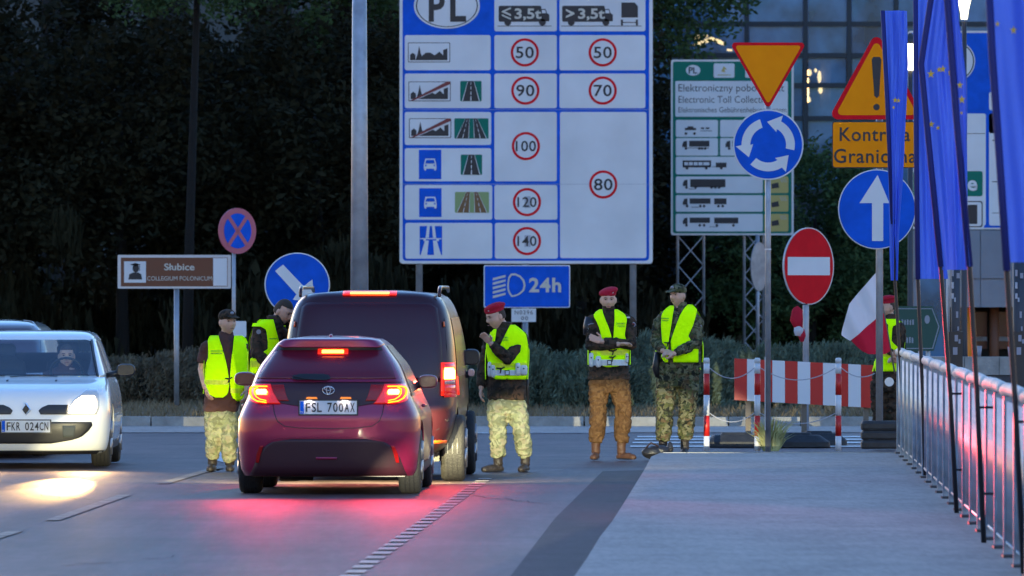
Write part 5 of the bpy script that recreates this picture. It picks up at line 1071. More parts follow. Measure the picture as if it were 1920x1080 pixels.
# ------------------------------------------------------------------ people
def remesh(mb, name, m, parent, voxel=.012, smooth=3, wr=0, wscale=9, wz=1.0, seed=0):
    o = mb.build(name, m, parent); md = o.modifiers.new('r', 'REMESH'); md.mode = 'VOXEL'; md.voxel_size = voxel; md.use_smooth_shade = True
    if smooth: sm = o.modifiers.new('s', 'SMOOTH'); sm.iterations = smooth; sm.factor = .5
    bpy.context.view_layer.update(); dg = bpy.context.evaluated_depsgraph_get(); me = bpy.data.meshes.new_from_object(o.evaluated_get(dg)); o.modifiers.clear(); o.data = me
    if wr:
        nm = [v.normal.copy() for v in me.vertices]; off = Vector((seed * 3.1, seed * 1.7, seed * 5.3))
        for v, n_ in zip(me.vertices, nm):
            p = Vector((v.co.x, v.co.y, v.co.z * wz)) * wscale + off; k = noise.noise(p + Vector((noise.noise(p * .7), 0, 0)) * 1.5); k = 1 - abs(k) * 2.2
            v.co += n_ * (wr * (k - .5))
    me.shade_smooth(); me.materials.clear(); me.materials.append(M[m]); return o
def head_point(u, v, yaw, pitch):           # u: around (0 = face), v: polar from top
    x, y, z = math.sin(v) * math.sin(u), -math.sin(v) * math.cos(u), math.cos(v)
    rx, ry, rz = .074, .094, .118
    X, Y, Z = x * rx, y * ry, z * rz
    if Z < -.02: k = (-.02 - Z) / .098; X *= 1 - .30 * k * k; Y = Y * (1 - .12 * k) - .008 * k
    if Z < -.03 and Y > .02: Y *= 1 - .5 * ((-.03 - Z) / .09)
    fr = max(0, -Y / ry)
    g = lambda cx, cz, sx, sz: math.exp(-((X - cx) / sx) ** 2 - ((Z - cz) / sz) ** 2)
    if Y < 0:
        Y -= .025 * g(0, -.026, .011, .018) + .012 * g(0, -.005, .008, .022) + .006 * g(0, .028, .045, .010) + .007 * g(0, -.068, .022, .008) + .009 * g(0, -.098, .022, .014)
        Y += .010 * (g(.031, .008, .015, .012) + g(-.031, .008, .015, .012)) + .004 * g(0, -.055, .02, .005)
        X += math.copysign(.004, X) * (g(.05, -.03, .02, .02) + g(-.05, -.03, .02, .02))
    return Vector((X, Y, Z))
def head(mb, c, yaw, pitch, sc=1.0, off=0, keep=None, nu=44, nv=36, roll=0):
    Rm = Matrix.Rotation(R(yaw), 3, 'Z') @ Matrix.Rotation(R(pitch), 3, 'X') @ Matrix.Rotation(R(roll), 3, 'Y')
    v = []; f = []
    for j in range(nv + 1):
        for i in range(nu):
            u = 2 * math.pi * i / nu; vv = math.pi * min(max(j / nv, .004), .996); p = head_point(u, vv, 0, 0)
            if off: p = p + p.normalized() * off
            v.append((p, u, vv))
    P = [c + Rm @ (q[0] * sc) for q in v]
    for j in range(nv):
        for i in range(nu):
            a = (j * nu + i, j * nu + (i + 1) % nu, (j + 1) * nu + (i + 1) % nu, (j + 1) * nu + i)
            if keep is None or all(keep(v[k][0]) for k in a): f.append(a[::-1])
    if keep is None:
        f.append(tuple(range(nu))); f.append(tuple(nv * nu + k for k in range(nu))[::-1])
        mb.add(P, f)
        for sx in (-1, 1): mb.ell(c + Rm @ (Vector((sx * .078, .008, -.008)) * sc), (.011 * sc, .02 * sc, .032 * sc), Rm, 10, 8)
    else:
        used = sorted({k for q in f for k in q}); ix = {k: i for i, k in enumerate(used)}; mb.add([P[k] for k in used], [tuple(ix[k] for k in q) for q in f])
    return Rm
def hand(mb, w, d, nrm, curl=35, sc=1.0, side=1, spread=1):
    d = d.normalized(); nrm = (nrm - d * nrm.dot(d)).normalized(); lat = d.cross(nrm) * side
    Rm = Matrix((lat, d, nrm)).transposed()
    mb.tube([w - d * .03, w + d * .01], [.027, .026], 12); mb.ell(w + d * .05 * sc, (.041 * sc, .052 * sc, .017 * sc), Rm, 16, 10)
    for i, (L, o) in enumerate(((.070, -.030), (.080, -.010), (.075, .011), (.058, .030))):
        p = w + d * .078 * sc + lat * o * sc; dd = d + lat * o * 1.2 * spread; dd.normalize(); pts = [w + d * .05 + lat * o * .8, p]; a = 0
        for k in range(3):
            a += R(curl) * (.7 if k == 0 else 1); q = dd * math.cos(a) + nrm * math.sin(a); pts.append(pts[-1] + q * L * sc * (.45, .32, .25)[k])
        mb.tube(pts, [.010, .0102, .0095, .009, .0078], 8)
    q = (d * .6 - lat * .9 + nrm * .3).normalized(); q2 = (d * .9 - lat * .3 + nrm * .5).normalized(); b = w + d * .02 - lat * .025
    mb.tube([b, b + q * .035 * sc, b + q * .035 * sc + q2 * .03 * sc, b + q * .035 * sc + q2 * .055 * sc], [.014, .0125, .011, .009], 8)
def person(label, cx, by, Y, hd, torso, arms, legs, vest, pants, shirt, boots, headgear=None, sleeve_to=1.0, z0=0, yaw=0, pitch=0, hs=1.07, group=None, beard=False, extra=None, roll=0, shoe=None, seated=False, thin=1.0, hair='back', armr=(.058, .046, .034), legr=(.094, .074, .062)):
    s = F / Y; t = thing('person', label, 'person', ((cx - 960) / F * Y, Y, z0), 0, group)
    base = lambda px, py, y=0: Vector(((px - cx) / s, y, H - (py - HY) / s - z0))
    seed = cx * .37
    bm_ = MB(); hc = base(*hd); Rm = head(bm_, hc, yaw, pitch, hs, roll=roll)
    tr = [(base(a[1], a[0])[2], base(a[1], a[0])[0], a[4] if len(a) > 4 else 0, a[2] / s, a[3]) for a in torso]
    nk = Vector((tr[0][1], tr[0][2], tr[0][0])); bm_.tube([hc + Rm @ Vector((0, .02, -.05)), (hc + Rm @ Vector((0, .02, -.09)) + nk) / 2, nk + Vector((0, 0, -.06))], [.052, .054, .062], 16)
    bm_.rings([(z, x, y, w * .86, d * .84) for z, x, y, w, d in tr], 24)
    for A in arms:
        P = [base(*q) for q in A['p']]; bm_.tube([P[0], (P[0] + P[1]) / 2, P[1], (P[1] + P[2]) / 2, P[2]], [.045, .042, .037, .036, .027], 12)
        bm_.tube([P[0], nk + Vector((0, 0, -.1))], [.045, .06], 10)
        if A.get('hand'): h = A['hand']; hand(bm_, P[2], Vector(h[0]), Vector(h[1]), h[2] if len(h) > 2 else 35, 1.0, h[3] if len(h) > 3 else 1)
    for L in legs:
        P = [base(*q) for q in L['p']]; bm_.tube([P[0], (P[0] + P[1]) / 2, P[1], P[2] + (P[1] - P[2]) * .65, P[2]], [.07, .065, .05, .05, .036], 12)
        bm_.tube([P[0], Vector((tr[-1][1], tr[-1][2], tr[-1][0] + .03))], [.07, .08], 10); f = Vector(L['toe']).normalized(); bm_.tube([P[2], P[2] + Vector((0, 0, -.03)) + f * .02, P[2] + Vector((0, 0, -.05)) + f * .03], [.034, .028, .02], 10)
    remesh(bm_, 'body', 'skin', t, .0065, 1)
    for sx in (-1, 1):
        e = MB().ell(hc + Rm @ (Vector((sx * .031, -.0835, .008)) * hs), (.011 * hs, .006 * hs, .006 * hs), Rm, 10, 6).build('eye', 'eye', t, True)
        MB().tube([hc + Rm @ (Vector((sx * .016, -.098, .024)) * hs), hc + Rm @ (Vector((sx * .034, -.096, .028)) * hs), hc + Rm @ (Vector((sx * .05, -.084, .022)) * hs)], [.003, .0042, .003], 6).build('eyebrow', 'hair', t)
    MB().tube([hc + Rm @ (Vector((-.022, -.1, -.064)) * hs), hc + Rm @ (Vector((0, -.106, -.062)) * hs), hc + Rm @ (Vector((.022, -.1, -.064)) * hs)], [.002, .0045, .002], 6).build('mouth', 'lip', t)
    hb = MB(); kp = (lambda p: (p.y > -.01 and p.z > -.04) or p.z > .06) if hair == 'back' else (lambda p: p.y > -.03 and p.z > -.05 or p.z > .05)
    head(hb, hc, yaw, pitch, hs, .005, kp, roll=roll); hb.build('hair', 'hair', t, True)
    if beard: hb = MB(); head(hb, hc, yaw, pitch, hs, .0045, lambda p: p.z < -.058 and p.y < .02 and not (abs(p.x) < .02 and -.075 < p.z), roll=roll); hb.build('beard', 'hair', t, True)
    J = lambda v: hc + Rm @ (Vector(v) * hs)
    if headgear == 'beret':
        b = MB(); RR = Rm @ Matrix.Rotation(R(-14), 3, 'Y'); b.ell(J((.006, .006, .088)), (.098 * hs, .112 * hs, .042 * hs), RR, 24, 12); b.ell(J((-.03, 0, .075)), (.07 * hs, .09 * hs, .04 * hs), RR, 20, 10); b.ell(J((0, 0, .06)), (.083 * hs, .103 * hs, .03 * hs), Rm, 24, 10)
        remesh(b, 'beret', 'beret', t, .009, 3, .004, 20, 1, seed); MB().ell(J((.04, -.085, .085)), (.013, .007, .016), Rm, 10, 8).build('beret_badge', 'alu', t, True)
    if headgear in ('cap', 'capbrown'):
        m = 'camo' if headgear == 'cap' else 'camobrown'; b = MB(); b.ell(J((0, .004, .058)), (.086 * hs, .106 * hs, .068 * hs), Rm, 24, 12); b.ell(J((0, .004, .048)), (.086 * hs, .107 * hs, .03 * hs), Rm, 24, 10)
        br = [(.0, -.125, .048), (.0, -.10, .052)]
        b.ell(J((0, -.128, .044)), (.062 * hs, .062 * hs, .011 * hs), Rm @ Matrix.Rotation(R(12), 3, 'X'), 20, 8)
        remesh(b, 'cap', m, t, .008, 2, .002, 20, 1, seed); MB().ell(J((0, -.1, .085)), (.022, .012, .016), Rm, 10, 8).build('cap_badge', 'sticker', t, True)
    # jacket
    jb = MB(); jb.rings([(z, x, y, w, d) for z, x, y, w, d in tr], 30); jb.tube([nk + Vector((0, 0, .045)), nk + Vector((0, 0, -.05))], [.068, .085], 18)
    for A in arms:
        P = [base(*q) for q in A['p']]; jb.ell(P[0] + Vector((0, 0, -.01)), (.068, .075, .07)); jb.tube([nk + Vector((0, 0, -.06)), P[0]], [.07, .066], 12)
        r = armr; full = A.get('sleeve', sleeve_to) >= 1
        if full: jb.tube([P[0], (P[0] + P[1]) / 2, P[1], (P[1] + P[2]) / 2, P[2] + (P[1] - P[2]) * .06], [r[0] + .004, r[0], r[1] + .008, r[1], r[2]], 14); jb.ell(P[1], (r[1] + .007,) * 3)
        else: e = P[0] + (P[1] - P[0]) * .72; jb.tube([P[0], (P[0] + e) / 2, e], [r[0] + .006, r[0] + .003, r[0] + .002], 14)
    remesh(jb, 'jacket' if sleeve_to >= 1 else 'shirt', shirt, t, .011, 3, .012, 9, 1.4, seed)
    # trousers
    tb = MB(); z, x, y, w, d = tr[-1]; tb.rings([(z + .02, x, y, w * .92, d * .9), (z - .06, x, y, w * .96, d), (z - .14, x, y, w * .84, d * .9)], 26)
    for L in legs:
        P = [base(*q) for q in L['p']]; r = legr; tb.tube([P[0] + Vector((0, 0, .04)), P[0] + (P[1] - P[0]) * .35, P[1], P[1] + (P[2] - P[1]) * .35, P[1] + (P[2] - P[1]) * .78, P[1] + (P[2] - P[1]) * .9], [r[0], r[0] + .004, r[1], r[1] + .004, r[2] + .008, r[2]], 16)
        o = 1 if P[0].x > x else -1; tb.ell(P[0] + (P[1] - P[0]) * .62 + Vector((o * .05, -.01, 0)), (.045, .07, .09))
    remesh(tb, 'trousers', pants, t, .012, 3, .018, 10, 1.5, seed + 2)
    for L in legs:
        P = [base(*q) for q in L['p']]; f = Vector(L['toe']); f.z = 0; f.normalize(); a = P[2]; g = Vector((a.x, a.y, 0)) if not L.get('air') else Vector((a.x, a.y, L['air'])); lat = Vector((f.y, -f.x, 0)); RF = Matrix((lat, f, Vector((0, 0, 1)))).transposed()
        bo = MB(); bo.tube([P[1] + (P[2] - P[1]) * .72, a, g + Vector((0, 0, .07))], [.056, .05, .048], 14); bo.ell(g + f * .085 + Vector((0, 0, .035)), (.047, .115, .045), RF, 18, 10); bo.ell(g + f * -.01 + Vector((0, 0, .035)), (.042, .06, .04), RF, 16, 10); bo.ell(g + f * .17 + Vector((0, 0, .03)), (.042, .05, .034), RF, 16, 10)
        for i_, v in enumerate(bo.v):
            if v[2] < g.z + .004: bo.v[i_] = (v[0], v[1], g.z + .004)
        remesh(bo, 'boot', boots, t, .009, 2, .004, 25, 1, seed); so = MB(); so.ell(g + f * .07 + Vector((0, 0, .012)), (.05, .15, .012), RF, 20, 6); so.build('boot_sole', 'blackpl', t, True)
    # vest
    zt = [q[0] for q in tr][::-1]; gx = [q[1] for q in tr][::-1]; gy = [q[2] for q in tr][::-1]; gw = [q[3] for q in tr][::-1]; gd = [q[4] for q in tr][::-1]
    def surf(px, py, o=.03, jj=0):
        p = base(px, py); a = lambda arr: cr(zt, arr, p.z); w, d = a(gw) + o, a(gd) + o; k = min(abs((p.x - a(gx)) / w), .999)
        y = a(gy) - d * (1 - k ** 2.4) ** (1 / 2.4); wr = .006 * noise.noise(Vector((p.x * 14, seed, p.z * 18))) + .004 * noise.noise(Vector((p.x * 40, seed, p.z * 30)))
        return (p.x, y + wr, p.z)
    if vest:
        vb = MB(); tape = MB()
        for rows in vest['front']:
            nz, nx = 22, 14; v = []; f = []
            for o in (.032, .024):
                for j in range(nz + 1):
                    y = rows[0][0] + (rows[-1][0] - rows[0][0]) * j / nz; k = 0
                    while k < len(rows) - 2 and rows[k + 1][0] < y: k += 1
                    a, b = rows[k], rows[k + 1]; q = (y - a[0]) / (b[0] - a[0]); l = a[1] + (b[1] - a[1]) * q; r = a[2] + (b[2] - a[2]) * q
                    for i in range(nx + 1): v.append(surf(l + (r - l) * i / nx, y, o))
            n = nx + 1; K = (nz + 1) * n
            for j in range(nz):
                for i in range(nx): f.append((j * n + i, (j + 1) * n + i, (j + 1) * n + i + 1, j * n + i + 1)); f.append((K + j * n + i, K + j * n + i + 1, K + (j + 1) * n + i + 1, K + (j + 1) * n + i))
            ed = [i for i in range(n)] + [(j + 1) * n - 1 for j in range(1, nz + 1)] + [nz * n + i for i in range(nx - 1, -1, -1)] + [j * n for j in range(nz - 1, 0, -1)]
            for a, b in zip(ed, ed[1:] + ed[:1]): f.append((a, b, b + K, a + K))
            vb.add(v, f)
        zt0, zt1 = vest['back']; v = []; f = []; n = 30; m_ = 16
        for j in range(m_ + 1):
            py = zt0 + (zt1 - zt0) * j / m_; z = base(cx, py).z; a = lambda arr: cr(zt, arr, z)
            arm = vest.get('arm', zt0 + 30)
            lo = R(-18) if py > arm else R(14)
            for i in range(n + 1):
                th = lo + (math.pi - 2 * lo) * i / n; c_, s_ = math.cos(th), math.sin(th); w, d = a(gw) + .02, a(gd) + .03
                v.append((a(gx) + w * math.copysign(abs(c_) ** (2 / 2.4), c_), a(gy) + d * math.copysign(abs(s_) ** (2 / 2.4), s_), z))
        for j in range(m_):
            for i in range(n): f.append((j * (n + 1) + i, j * (n + 1) + i + 1, (j + 1) * (n + 1) + i + 1, (j + 1) * (n + 1) + i))
        vb.add(v, f); vo = vb.build('vest', 'vest', t, True)
        for (y0, l, r, h_) in vest.get('tape', ()):
            tv = []; tf = []
            for i in range(15):
                px = l + (r - l) * i / 14; tv += [surf(px, y0, .035), surf(px, y0 + h_, .035)]
            for i in range(14): tf.append((2 * i, 2 * i + 1, 2 * i + 3, 2 * i + 2))
            MB().add(tv, tf).build('reflective_tape', 'vesttape', vo)
        for (px, py, l) in vest.get('ties', ()):
            q = [Vector(surf(px - l, py, .045)), Vector(surf(px, py + 1, .05)), Vector(surf(px + l * .7, py - 2, .045))]; MB().tube(q, [.012, .016, .010], 8, .6).build('tie_bow', 'strap', vo, True)
            MB().tube([Vector(surf(px, py, .05)), Vector(surf(px - 2, py + 9, .045))], [.008, .006], 6).build('tie_end', 'strap', vo)
        for (l, r, y0, y1, txt) in vest.get('text', ()):
            tv, tf = text_shape(txt, .01); MB().add([surf(l + (r - l) * a, y1 + (y0 - y1) * b, .036) for a, b in tv], tf).build('lettering', 'black', vo)
        for sp_ in vest.get('marks', ()):
            l, r, y = sp_; mk = MB()
            for i in range(9):
                a0 = l + (r - l) * i / 9; mk.add([surf(a0, y, .036), surf(a0, y + 1.8, .036), surf(a0 + (r - l) * .075, y + 1.8, .036), surf(a0 + (r - l) * .075, y, .036)], [(0, 1, 2, 3)])
            mk.build('dark_print', 'black', vo)
    if extra: extra(t, base, surf, s)
    return t, base, surf
def patch_disc(t, c, r, m, nrm=(0, -1, 0), name='shoulder_patch'):
    n_ = Vector(nrm).normalized(); return MB().tube([Vector(c), Vector(c) + n_ * .006], r, 14).build(name, m, t)
def belt(t, surf, base, y0, y1, l, r, holsters):
    v = []; f = []
    for o in (.042, .03):
        for i in range(19):
            px = l + (r - l) * i / 18; v += [surf(px, y0, o), surf(px, y1, o)]
    for i in range(18): f += [(2 * i, 2 * i + 1, 2 * i + 3, 2 * i + 2), (2 * i, 2 * i + 2, 2 * i + 40, 2 * i + 38), (2 * i + 1, 2 * i + 39, 2 * i + 41, 2 * i + 3)]
    b = MB().add(v, f).build('belt', 'whiteleather', t)
    c = Vector(surf((l + r) / 2, (y0 + y1) / 2, .05)); MB().box(c.x - .025, c.x + .025, c.y - .006, c.y, c.z - .028, c.z + .028).build('buckle', 'strap', b); MB().box(c.x - .017, c.x + .017, c.y - .01, c.y - .004, c.z - .018, c.z + .018).build('buckle_plate', 'whiteleather', b)
    for (x0, x1, y0, y1) in holsters:
        a = Vector(surf((x0 + x1) / 2, (y0 + y1) / 2, .05)); p0, p1 = base(x0, y0), base(x1, y1); w = (p1.x - p0.x) / 2; h = (p0.z - p1.z) / 2
        q = MB().ell((0, 0, 0), (1, 1, 1), None, 20, 12); m = MB(); m.add([(a.x + math.copysign(abs(x) ** .6, x) * w, a.y + y * .03, (p0.z + p1.z) / 2 + math.copysign(abs(z) ** .5, z) * h * (1 - .12 * (z < 0))) for x, y, z in q.v], q.f)
        ho = m.build('belt_pouch', 'whiteleather', t, True); MB().tube([(a.x, a.y - .032, (p0.z + p1.z) / 2 + h * .35), (a.x, a.y - .037, (p0.z + p1.z) / 2 + h * .35)], .008, 10).build('press_stud', 'strap', ho)

# capped soldier walking at the left
def ex1(t, base, surf, s): pass
person('capped soldier in brown T-shirt and open yellow vest walking left of the hatchback', 418, 884, 88, (427, 604, -.02),
 [(630, 424, 13, .07), (634, 423, 24, .085), (640, 422, 33, .105), (655, 423, 37, .12), (690, 423, 37.5, .13), (725, 421, 36, .135), (750, 417, 34, .13), (772, 413, 32, .125)],
 [dict(p=[(389, 650, 0), (377, 692, .05), (386, 728, -.10)], hand=((.35, -.3, -1), (.7, .3, .2), 25)), dict(p=[(457, 652, 0), (465, 692, .03), (463, 732, -.12)], hand=((-.1, -.4, -1), (-.7, .2, 0), 30))],
 [dict(p=[(401, 780, 0), (402, 822, -.05), (398, 862, .05)], toe=(-.1, -1, 0)), dict(p=[(429, 780, 0), (430, 824, -.1), (431, 868, -.02)], toe=(.05, -1, 0))],
 dict(front=[[(629, 394, 410), (636, 390, 412), (650, 391, 417), (672, 391, 423), (680, 387, 425), (700, 385, 429), (716, 383.5, 431), (722, 385, 431), (736, 391, 428.5), (742, 397, 425), (745, 405, 419)],
   [(629, 440, 454), (636, 439, 463), (650, 438, 466), (680, 434, 464), (700, 432.5, 463), (718, 432, 461), (738, 434, 459), (748, 439, 457.5), (752, 446, 455)]], back=(640, 738), arm=672, tape=[(712, 386, 429, 9), (728, 433, 460, 9)], ties=[(431, 709, 8)], marks=[(396, 420, 657), (396, 418, 661.5)]),
 'camolight', 'brownshirt', 'bootblack', 'capbrown', sleeve_to=.5, yaw=28, pitch=-2, armr=(.066, .05, .04), legr=(.096, .08, .066), group='soldiers in yellow vests')
# bending soldier behind the hatchback
person('soldier with bare brown hair leaning in towards the dark van, face hidden', 497, 892, 86, (531, 584, .02),
 [(600, 514, 14, .08), (606, 510, 22, .10), (616, 504, 28, .12), (640, 499, 30, .13), (670, 498, 30, .13), (710, 499, 30, .13), (770, 502, 30, .13)],
 [dict(p=[(487, 618, -.02), (483, 662, -.12), (512, 690, -.2)], hand=((1, 0, -.2), (0, -1, -.4), 30)), dict(p=[(524, 620, .05), (545, 650, .1), (560, 640, -.05)])],
 [dict(p=[(488, 785, 0), (486, 840, 0), (484, 880, .03)], toe=(.5, -.6, 0)), dict(p=[(514, 785, 0), (516, 840, .03), (516, 880, .05)], toe=(.5, -.6, 0))],
 dict(front=[[(599, 487, 513), (606, 479, 515), (618, 500, 518), (640, 503, 524), (655, 503, 526), (672, 470, 528), (700, 468, 529)], [(606, 474, 500), (612, 472, 502)]], back=(610, 700), arm=655, tape=[(676, 470, 526, 12)], marks=[(506, 522, 634)]),
 'camo', 'camobrown', 'bootblack', None, yaw=60, pitch=25, group='soldiers in yellow vests', armr=(.07, .058, .042), extra=lambda t, b, sf, s: patch_disc(t, b(485.5, 622, -.105), .024, 'sticker'))
# walking military police soldier
def ex3(t, base, surf, s):
    belt(t, surf, base, 693.5, 703.5, 916, 986, [(914, 922, 678, 708), (920, 929, 684, 709), (966, 976, 680, 706), (975, 989, 684, 705)])
    patch_disc(t, base(969.5, 641, -.115), .026, 'sticker'); patch_disc(t, base(969.5, 641, -.122), .018, 'dullred'); MB().box(*(lambda p: (p.x - .02, p.x + .02, p.y - .004, p.y, p.z - .008, p.z + .008))(base(971, 624, -.1))).build('rank_bar', 'white', t)
    MB().tube([base(988, 690, .02), base(990, 760, .05)], [.016, .014], 10).build('baton', 'blackpl', t, True)
person('soldier in red beret and white belt walking right of the van with one hand raised', 950, 885, 87.8, (930, 593, -.02),
 [(612, 948, 13, .075), (617, 950, 24, .09), (625, 953, 32, .11), (640, 952, 36, .125), (670, 951, 38, .13), (705, 950, 37, .13), (730, 950, 36, .13), (750, 950, 36, .13)],
 [dict(p=[(979, 637, -.02), (951, 671, -.17), (920, 643, -.27)], hand=((-.65, -.15, .75), (-.2, -.9, -.4), 20, -1)), dict(p=[(921, 640, .04), (907, 690, .08), (902, 728, .02)], hand=((-.05, -.1, -1), (1, 0, 0), 25))],
 [dict(p=[(932, 765, 0), (934, 812, -.06), (934, 862, 0)], toe=(-.8, -.65, 0)), dict(p=[(968, 765, 0), (978, 812, -.08), (985, 858, .06)], toe=(-.25, -1, 0))],
 dict(front=[[(617, 926, 931), (625, 919, 930), (640, 912, 928), (652, 911, 928), (662, 912, 945), (690, 917, 951), (706, 921, 951), (711, 930, 949)],
  [(609, 957, 966), (616, 953, 976), (626, 948, 986), (640, 941, 989), (652, 936, 990), (662, 934, 990), (690, 950, 989), (711, 951, 987)]], back=(622, 711), arm=655, tape=[(680, 915, 988, 9)], ties=[(940, 690, 9)], text=[(937, 953, 630, 634.5, 'ŻANDARMERIA'), (939, 953, 636, 640, 'WOJSKOWA')]),
 'camolight', 'camobrown', 'bootblack', 'beret', yaw=-62, pitch=16, group='soldiers in yellow vests', extra=ex3, armr=(.075, .062, .044), legr=(.104, .085, .07))
# soldier with folded arms
def ex4(t, base, surf, s):
    belt(t, surf, base, 674, 685, 1108, 1177, [(1104, 1113, 661, 690), (1116, 1127, 667, 690), (1172, 1178, 662, 682)])
    a = base(1107.5, 612, -.075); MB().tube([base(1109, 596, -.02), base(1105.5, 612, -.02), base(1105.5, 627, -.03)], [.068, .071, .072], 18).build('armband', 'blackpl', t, True)
    v, f = text_shape('MP', .03); MB().add([(base(1102.3 + 12 * q, 0).x, -.098 + .006 * q, base(0, 622.5 - 8 * r + q * 1.2).z) for q, r in v], f).build('armband_letters', 'white', t)
    for k in (0, 5): MB().tube([base(1102.5, 609 + k, -.088), base(1108, 607 + k, -.096), base(1113, 606.5 + k, -.085)], .006, 6).build('armband_stripe', 'sticker', t)
    patch_disc(t, base(1187, 608.5, -.07), .028, 'sticker', (.4, -1, 0)); patch_disc(t, base(1187, 608.5, -.077), .018, 'dullred', (.4, -1, 0)); MB().box(*(lambda p: (p.x - .018, p.x + .018, p.y - .004, p.y, p.z - .008, p.z + .008))(base(1178, 595, -.085))).build('rank_bar', 'white', t)
person('bearded soldier in red beret standing with folded arms, white belt and MP armband', 1145, 862, 94.3, (1140.5, 562, -.02),
 [(582, 1141, 12, .075), (586, 1142, 22, .09), (592, 1143, 32, .11), (604, 1143, 37, .125), (635, 1143, 37, .13), (665, 1142, 37, .13), (690, 1142, 37, .13), (712, 1142, 40, .135)],
 [dict(p=[(1110, 601, 0), (1108, 648, -.10), (1160, 645, -.26)], hand=((1, .3, .05), (0, -.4, -1), 20)), dict(p=[(1180, 602, 0), (1183, 645, -.12), (1128, 640, -.22)], hand=((-1, .1, .35), (0, -1, .2), 12, -1))],
 [dict(p=[(1122, 722, 0), (1122, 772, -.03), (1117, 835, 0)], toe=(-.15, -1, 0)), dict(p=[(1162, 722, 0), (1169, 772, -.03), (1165, 835, 0)], toe=(.75, -.75, 0))],
 dict(front=[[(580, 1124, 1129), (586, 1115, 1130), (592, 1112, 1132), (600, 1117, 1135), (614, 1123, 1141), (630, 1127, 1146), (648, 1105, 1147), (662, 1108, 1146), (676, 1111, 1146), (684, 1124, 1146), (688, 1136, 1146)],
  [(580, 1152, 1158), (586, 1152, 1168), (592, 1152, 1174), (600, 1152, 1175), (614, 1151, 1173), (630, 1150, 1171), (648, 1147, 1180), (662, 1146.5, 1179), (676, 1146.5, 1177), (684, 1146.5, 1168), (687, 1147, 1156)]], back=(590, 684), arm=640, tape=[(656, 1110, 1176, 10)], ties=[(1150, 657, 9), (1149, 669, 7)], text=[(1155, 1172, 604, 608, 'ŻANDARMERIA'), (1157, 1171, 610, 614, 'WOJSKOWA')]),
 'ochre', 'camobrown', 'bootbrown', 'beret', yaw=2, pitch=4, beard=True, group='soldiers in yellow vests', extra=ex4, armr=(.07, .06, .045), legr=(.108, .09, .074))
# capped soldier with clasped hands
def ex5(t, base, surf, s):
    p = base(1310.5, 614, -.085); MB().add(*prism([(p.x - .03, p.z + .03), (p.x - .03, p.z - .01), (p.x, p.z - .045), (p.x + .03, p.z - .01), (p.x + .03, p.z + .03)][::-1], p.y - .006, p.y)).build('shoulder_patch', 'sticker', t)
    MB().tube([base(1233, 660, -.1), base(1229, 690, -.08), base(1233, 706, -.06)], [.03, .04, .03], 12).build('side_holster', 'blackpl', t, True)
    MB().tube([base(1299, 680, -.02), base(1308, 684, -.05), base(1314, 693, -.05)], [.02, .03, .008], 8, .3).build('vest_flap', 'vest', t, True)
    MB().tube([base(1236, 676, -.06), base(1231, 690, -.07), base(1234, 702, -.07)], [.02, .03, .008], 8, .3).build('vest_flap', 'vest', t, True)
person('smiling soldier in camouflage uniform and peaked cap standing with clasped hands', 1268, 853, 96.6, (1271, 554, -.02),
 [(574, 1276, 13, .075), (578, 1275, 24, .095), (586, 1274, 34, .12), (600, 1274, 39, .135), (635, 1274, 41, .145), (665, 1274, 42, .15), (685, 1272, 42, .145), (702, 1271, 41, .14)],
 [dict(p=[(1239, 600, 0), (1230, 642, -.02), (1243, 658, -.22)], hand=((.7, -.3, -.2), (0, .8, -.5), 35)), dict(p=[(1307, 600, 0), (1305, 644, -.12), (1262, 663, -.27)], hand=((-1, -.1, .1), (0, .6, -.9), 35, -1))],
 [dict(p=[(1250, 712, 0), (1247, 768, -.03), (1243, 832, 0)], toe=(-.9, -.5, 0)), dict(p=[(1291, 712, 0), (1289, 768, -.03), (1284, 828, .05)], toe=(-.1, -1, 0))],
 dict(front=[[(573, 1256, 1263), (580, 1246, 1263), (590, 1240, 1261), (610, 1239, 1258), (640, 1241, 1253), (655, 1243, 1252), (668, 1238, 1252), (674, 1242, 1252), (679, 1246, 1252)],
  [(571, 1289, 1298), (580, 1281, 1307), (590, 1275, 1305), (610, 1267, 1299), (630, 1260, 1290), (640, 1257, 1296), (655, 1258, 1309), (668, 1260, 1309), (679, 1262, 1309)]], back=(584, 679), arm=640, ties=[(1252, 642, 7)], marks=[(1240, 1254, 596), (1241, 1253, 600)]),
 'camo', 'camo', 'bootblack', 'cap', yaw=-38, pitch=0, group='soldiers in yellow vests', extra=ex5, armr=(.076, .062, .046), legr=(.114, .096, .078))
t = thing('black_bag', 'black bag lying on the kerb edge at the feet of the capped soldier', 'bag', (W(1224, 850, 94.2).x, 94.2, 0)); q = MB(); q.ell((0, 0, .08), (.125, .09, .075)); q.ell((.09, 0, .1), (.09, .07, .06)); q.ell((.19, .05, .13), (.04, .04, .07)); remesh(q, 'bag_body', 'blackpl', t, .01, 2, .008, 14)
MB().tube([(-.08, -.02, .13), (-.02, -.05, .19), (.06, -.03, .15)], .01, 8).build('bag_strap', 'strap', t, True)
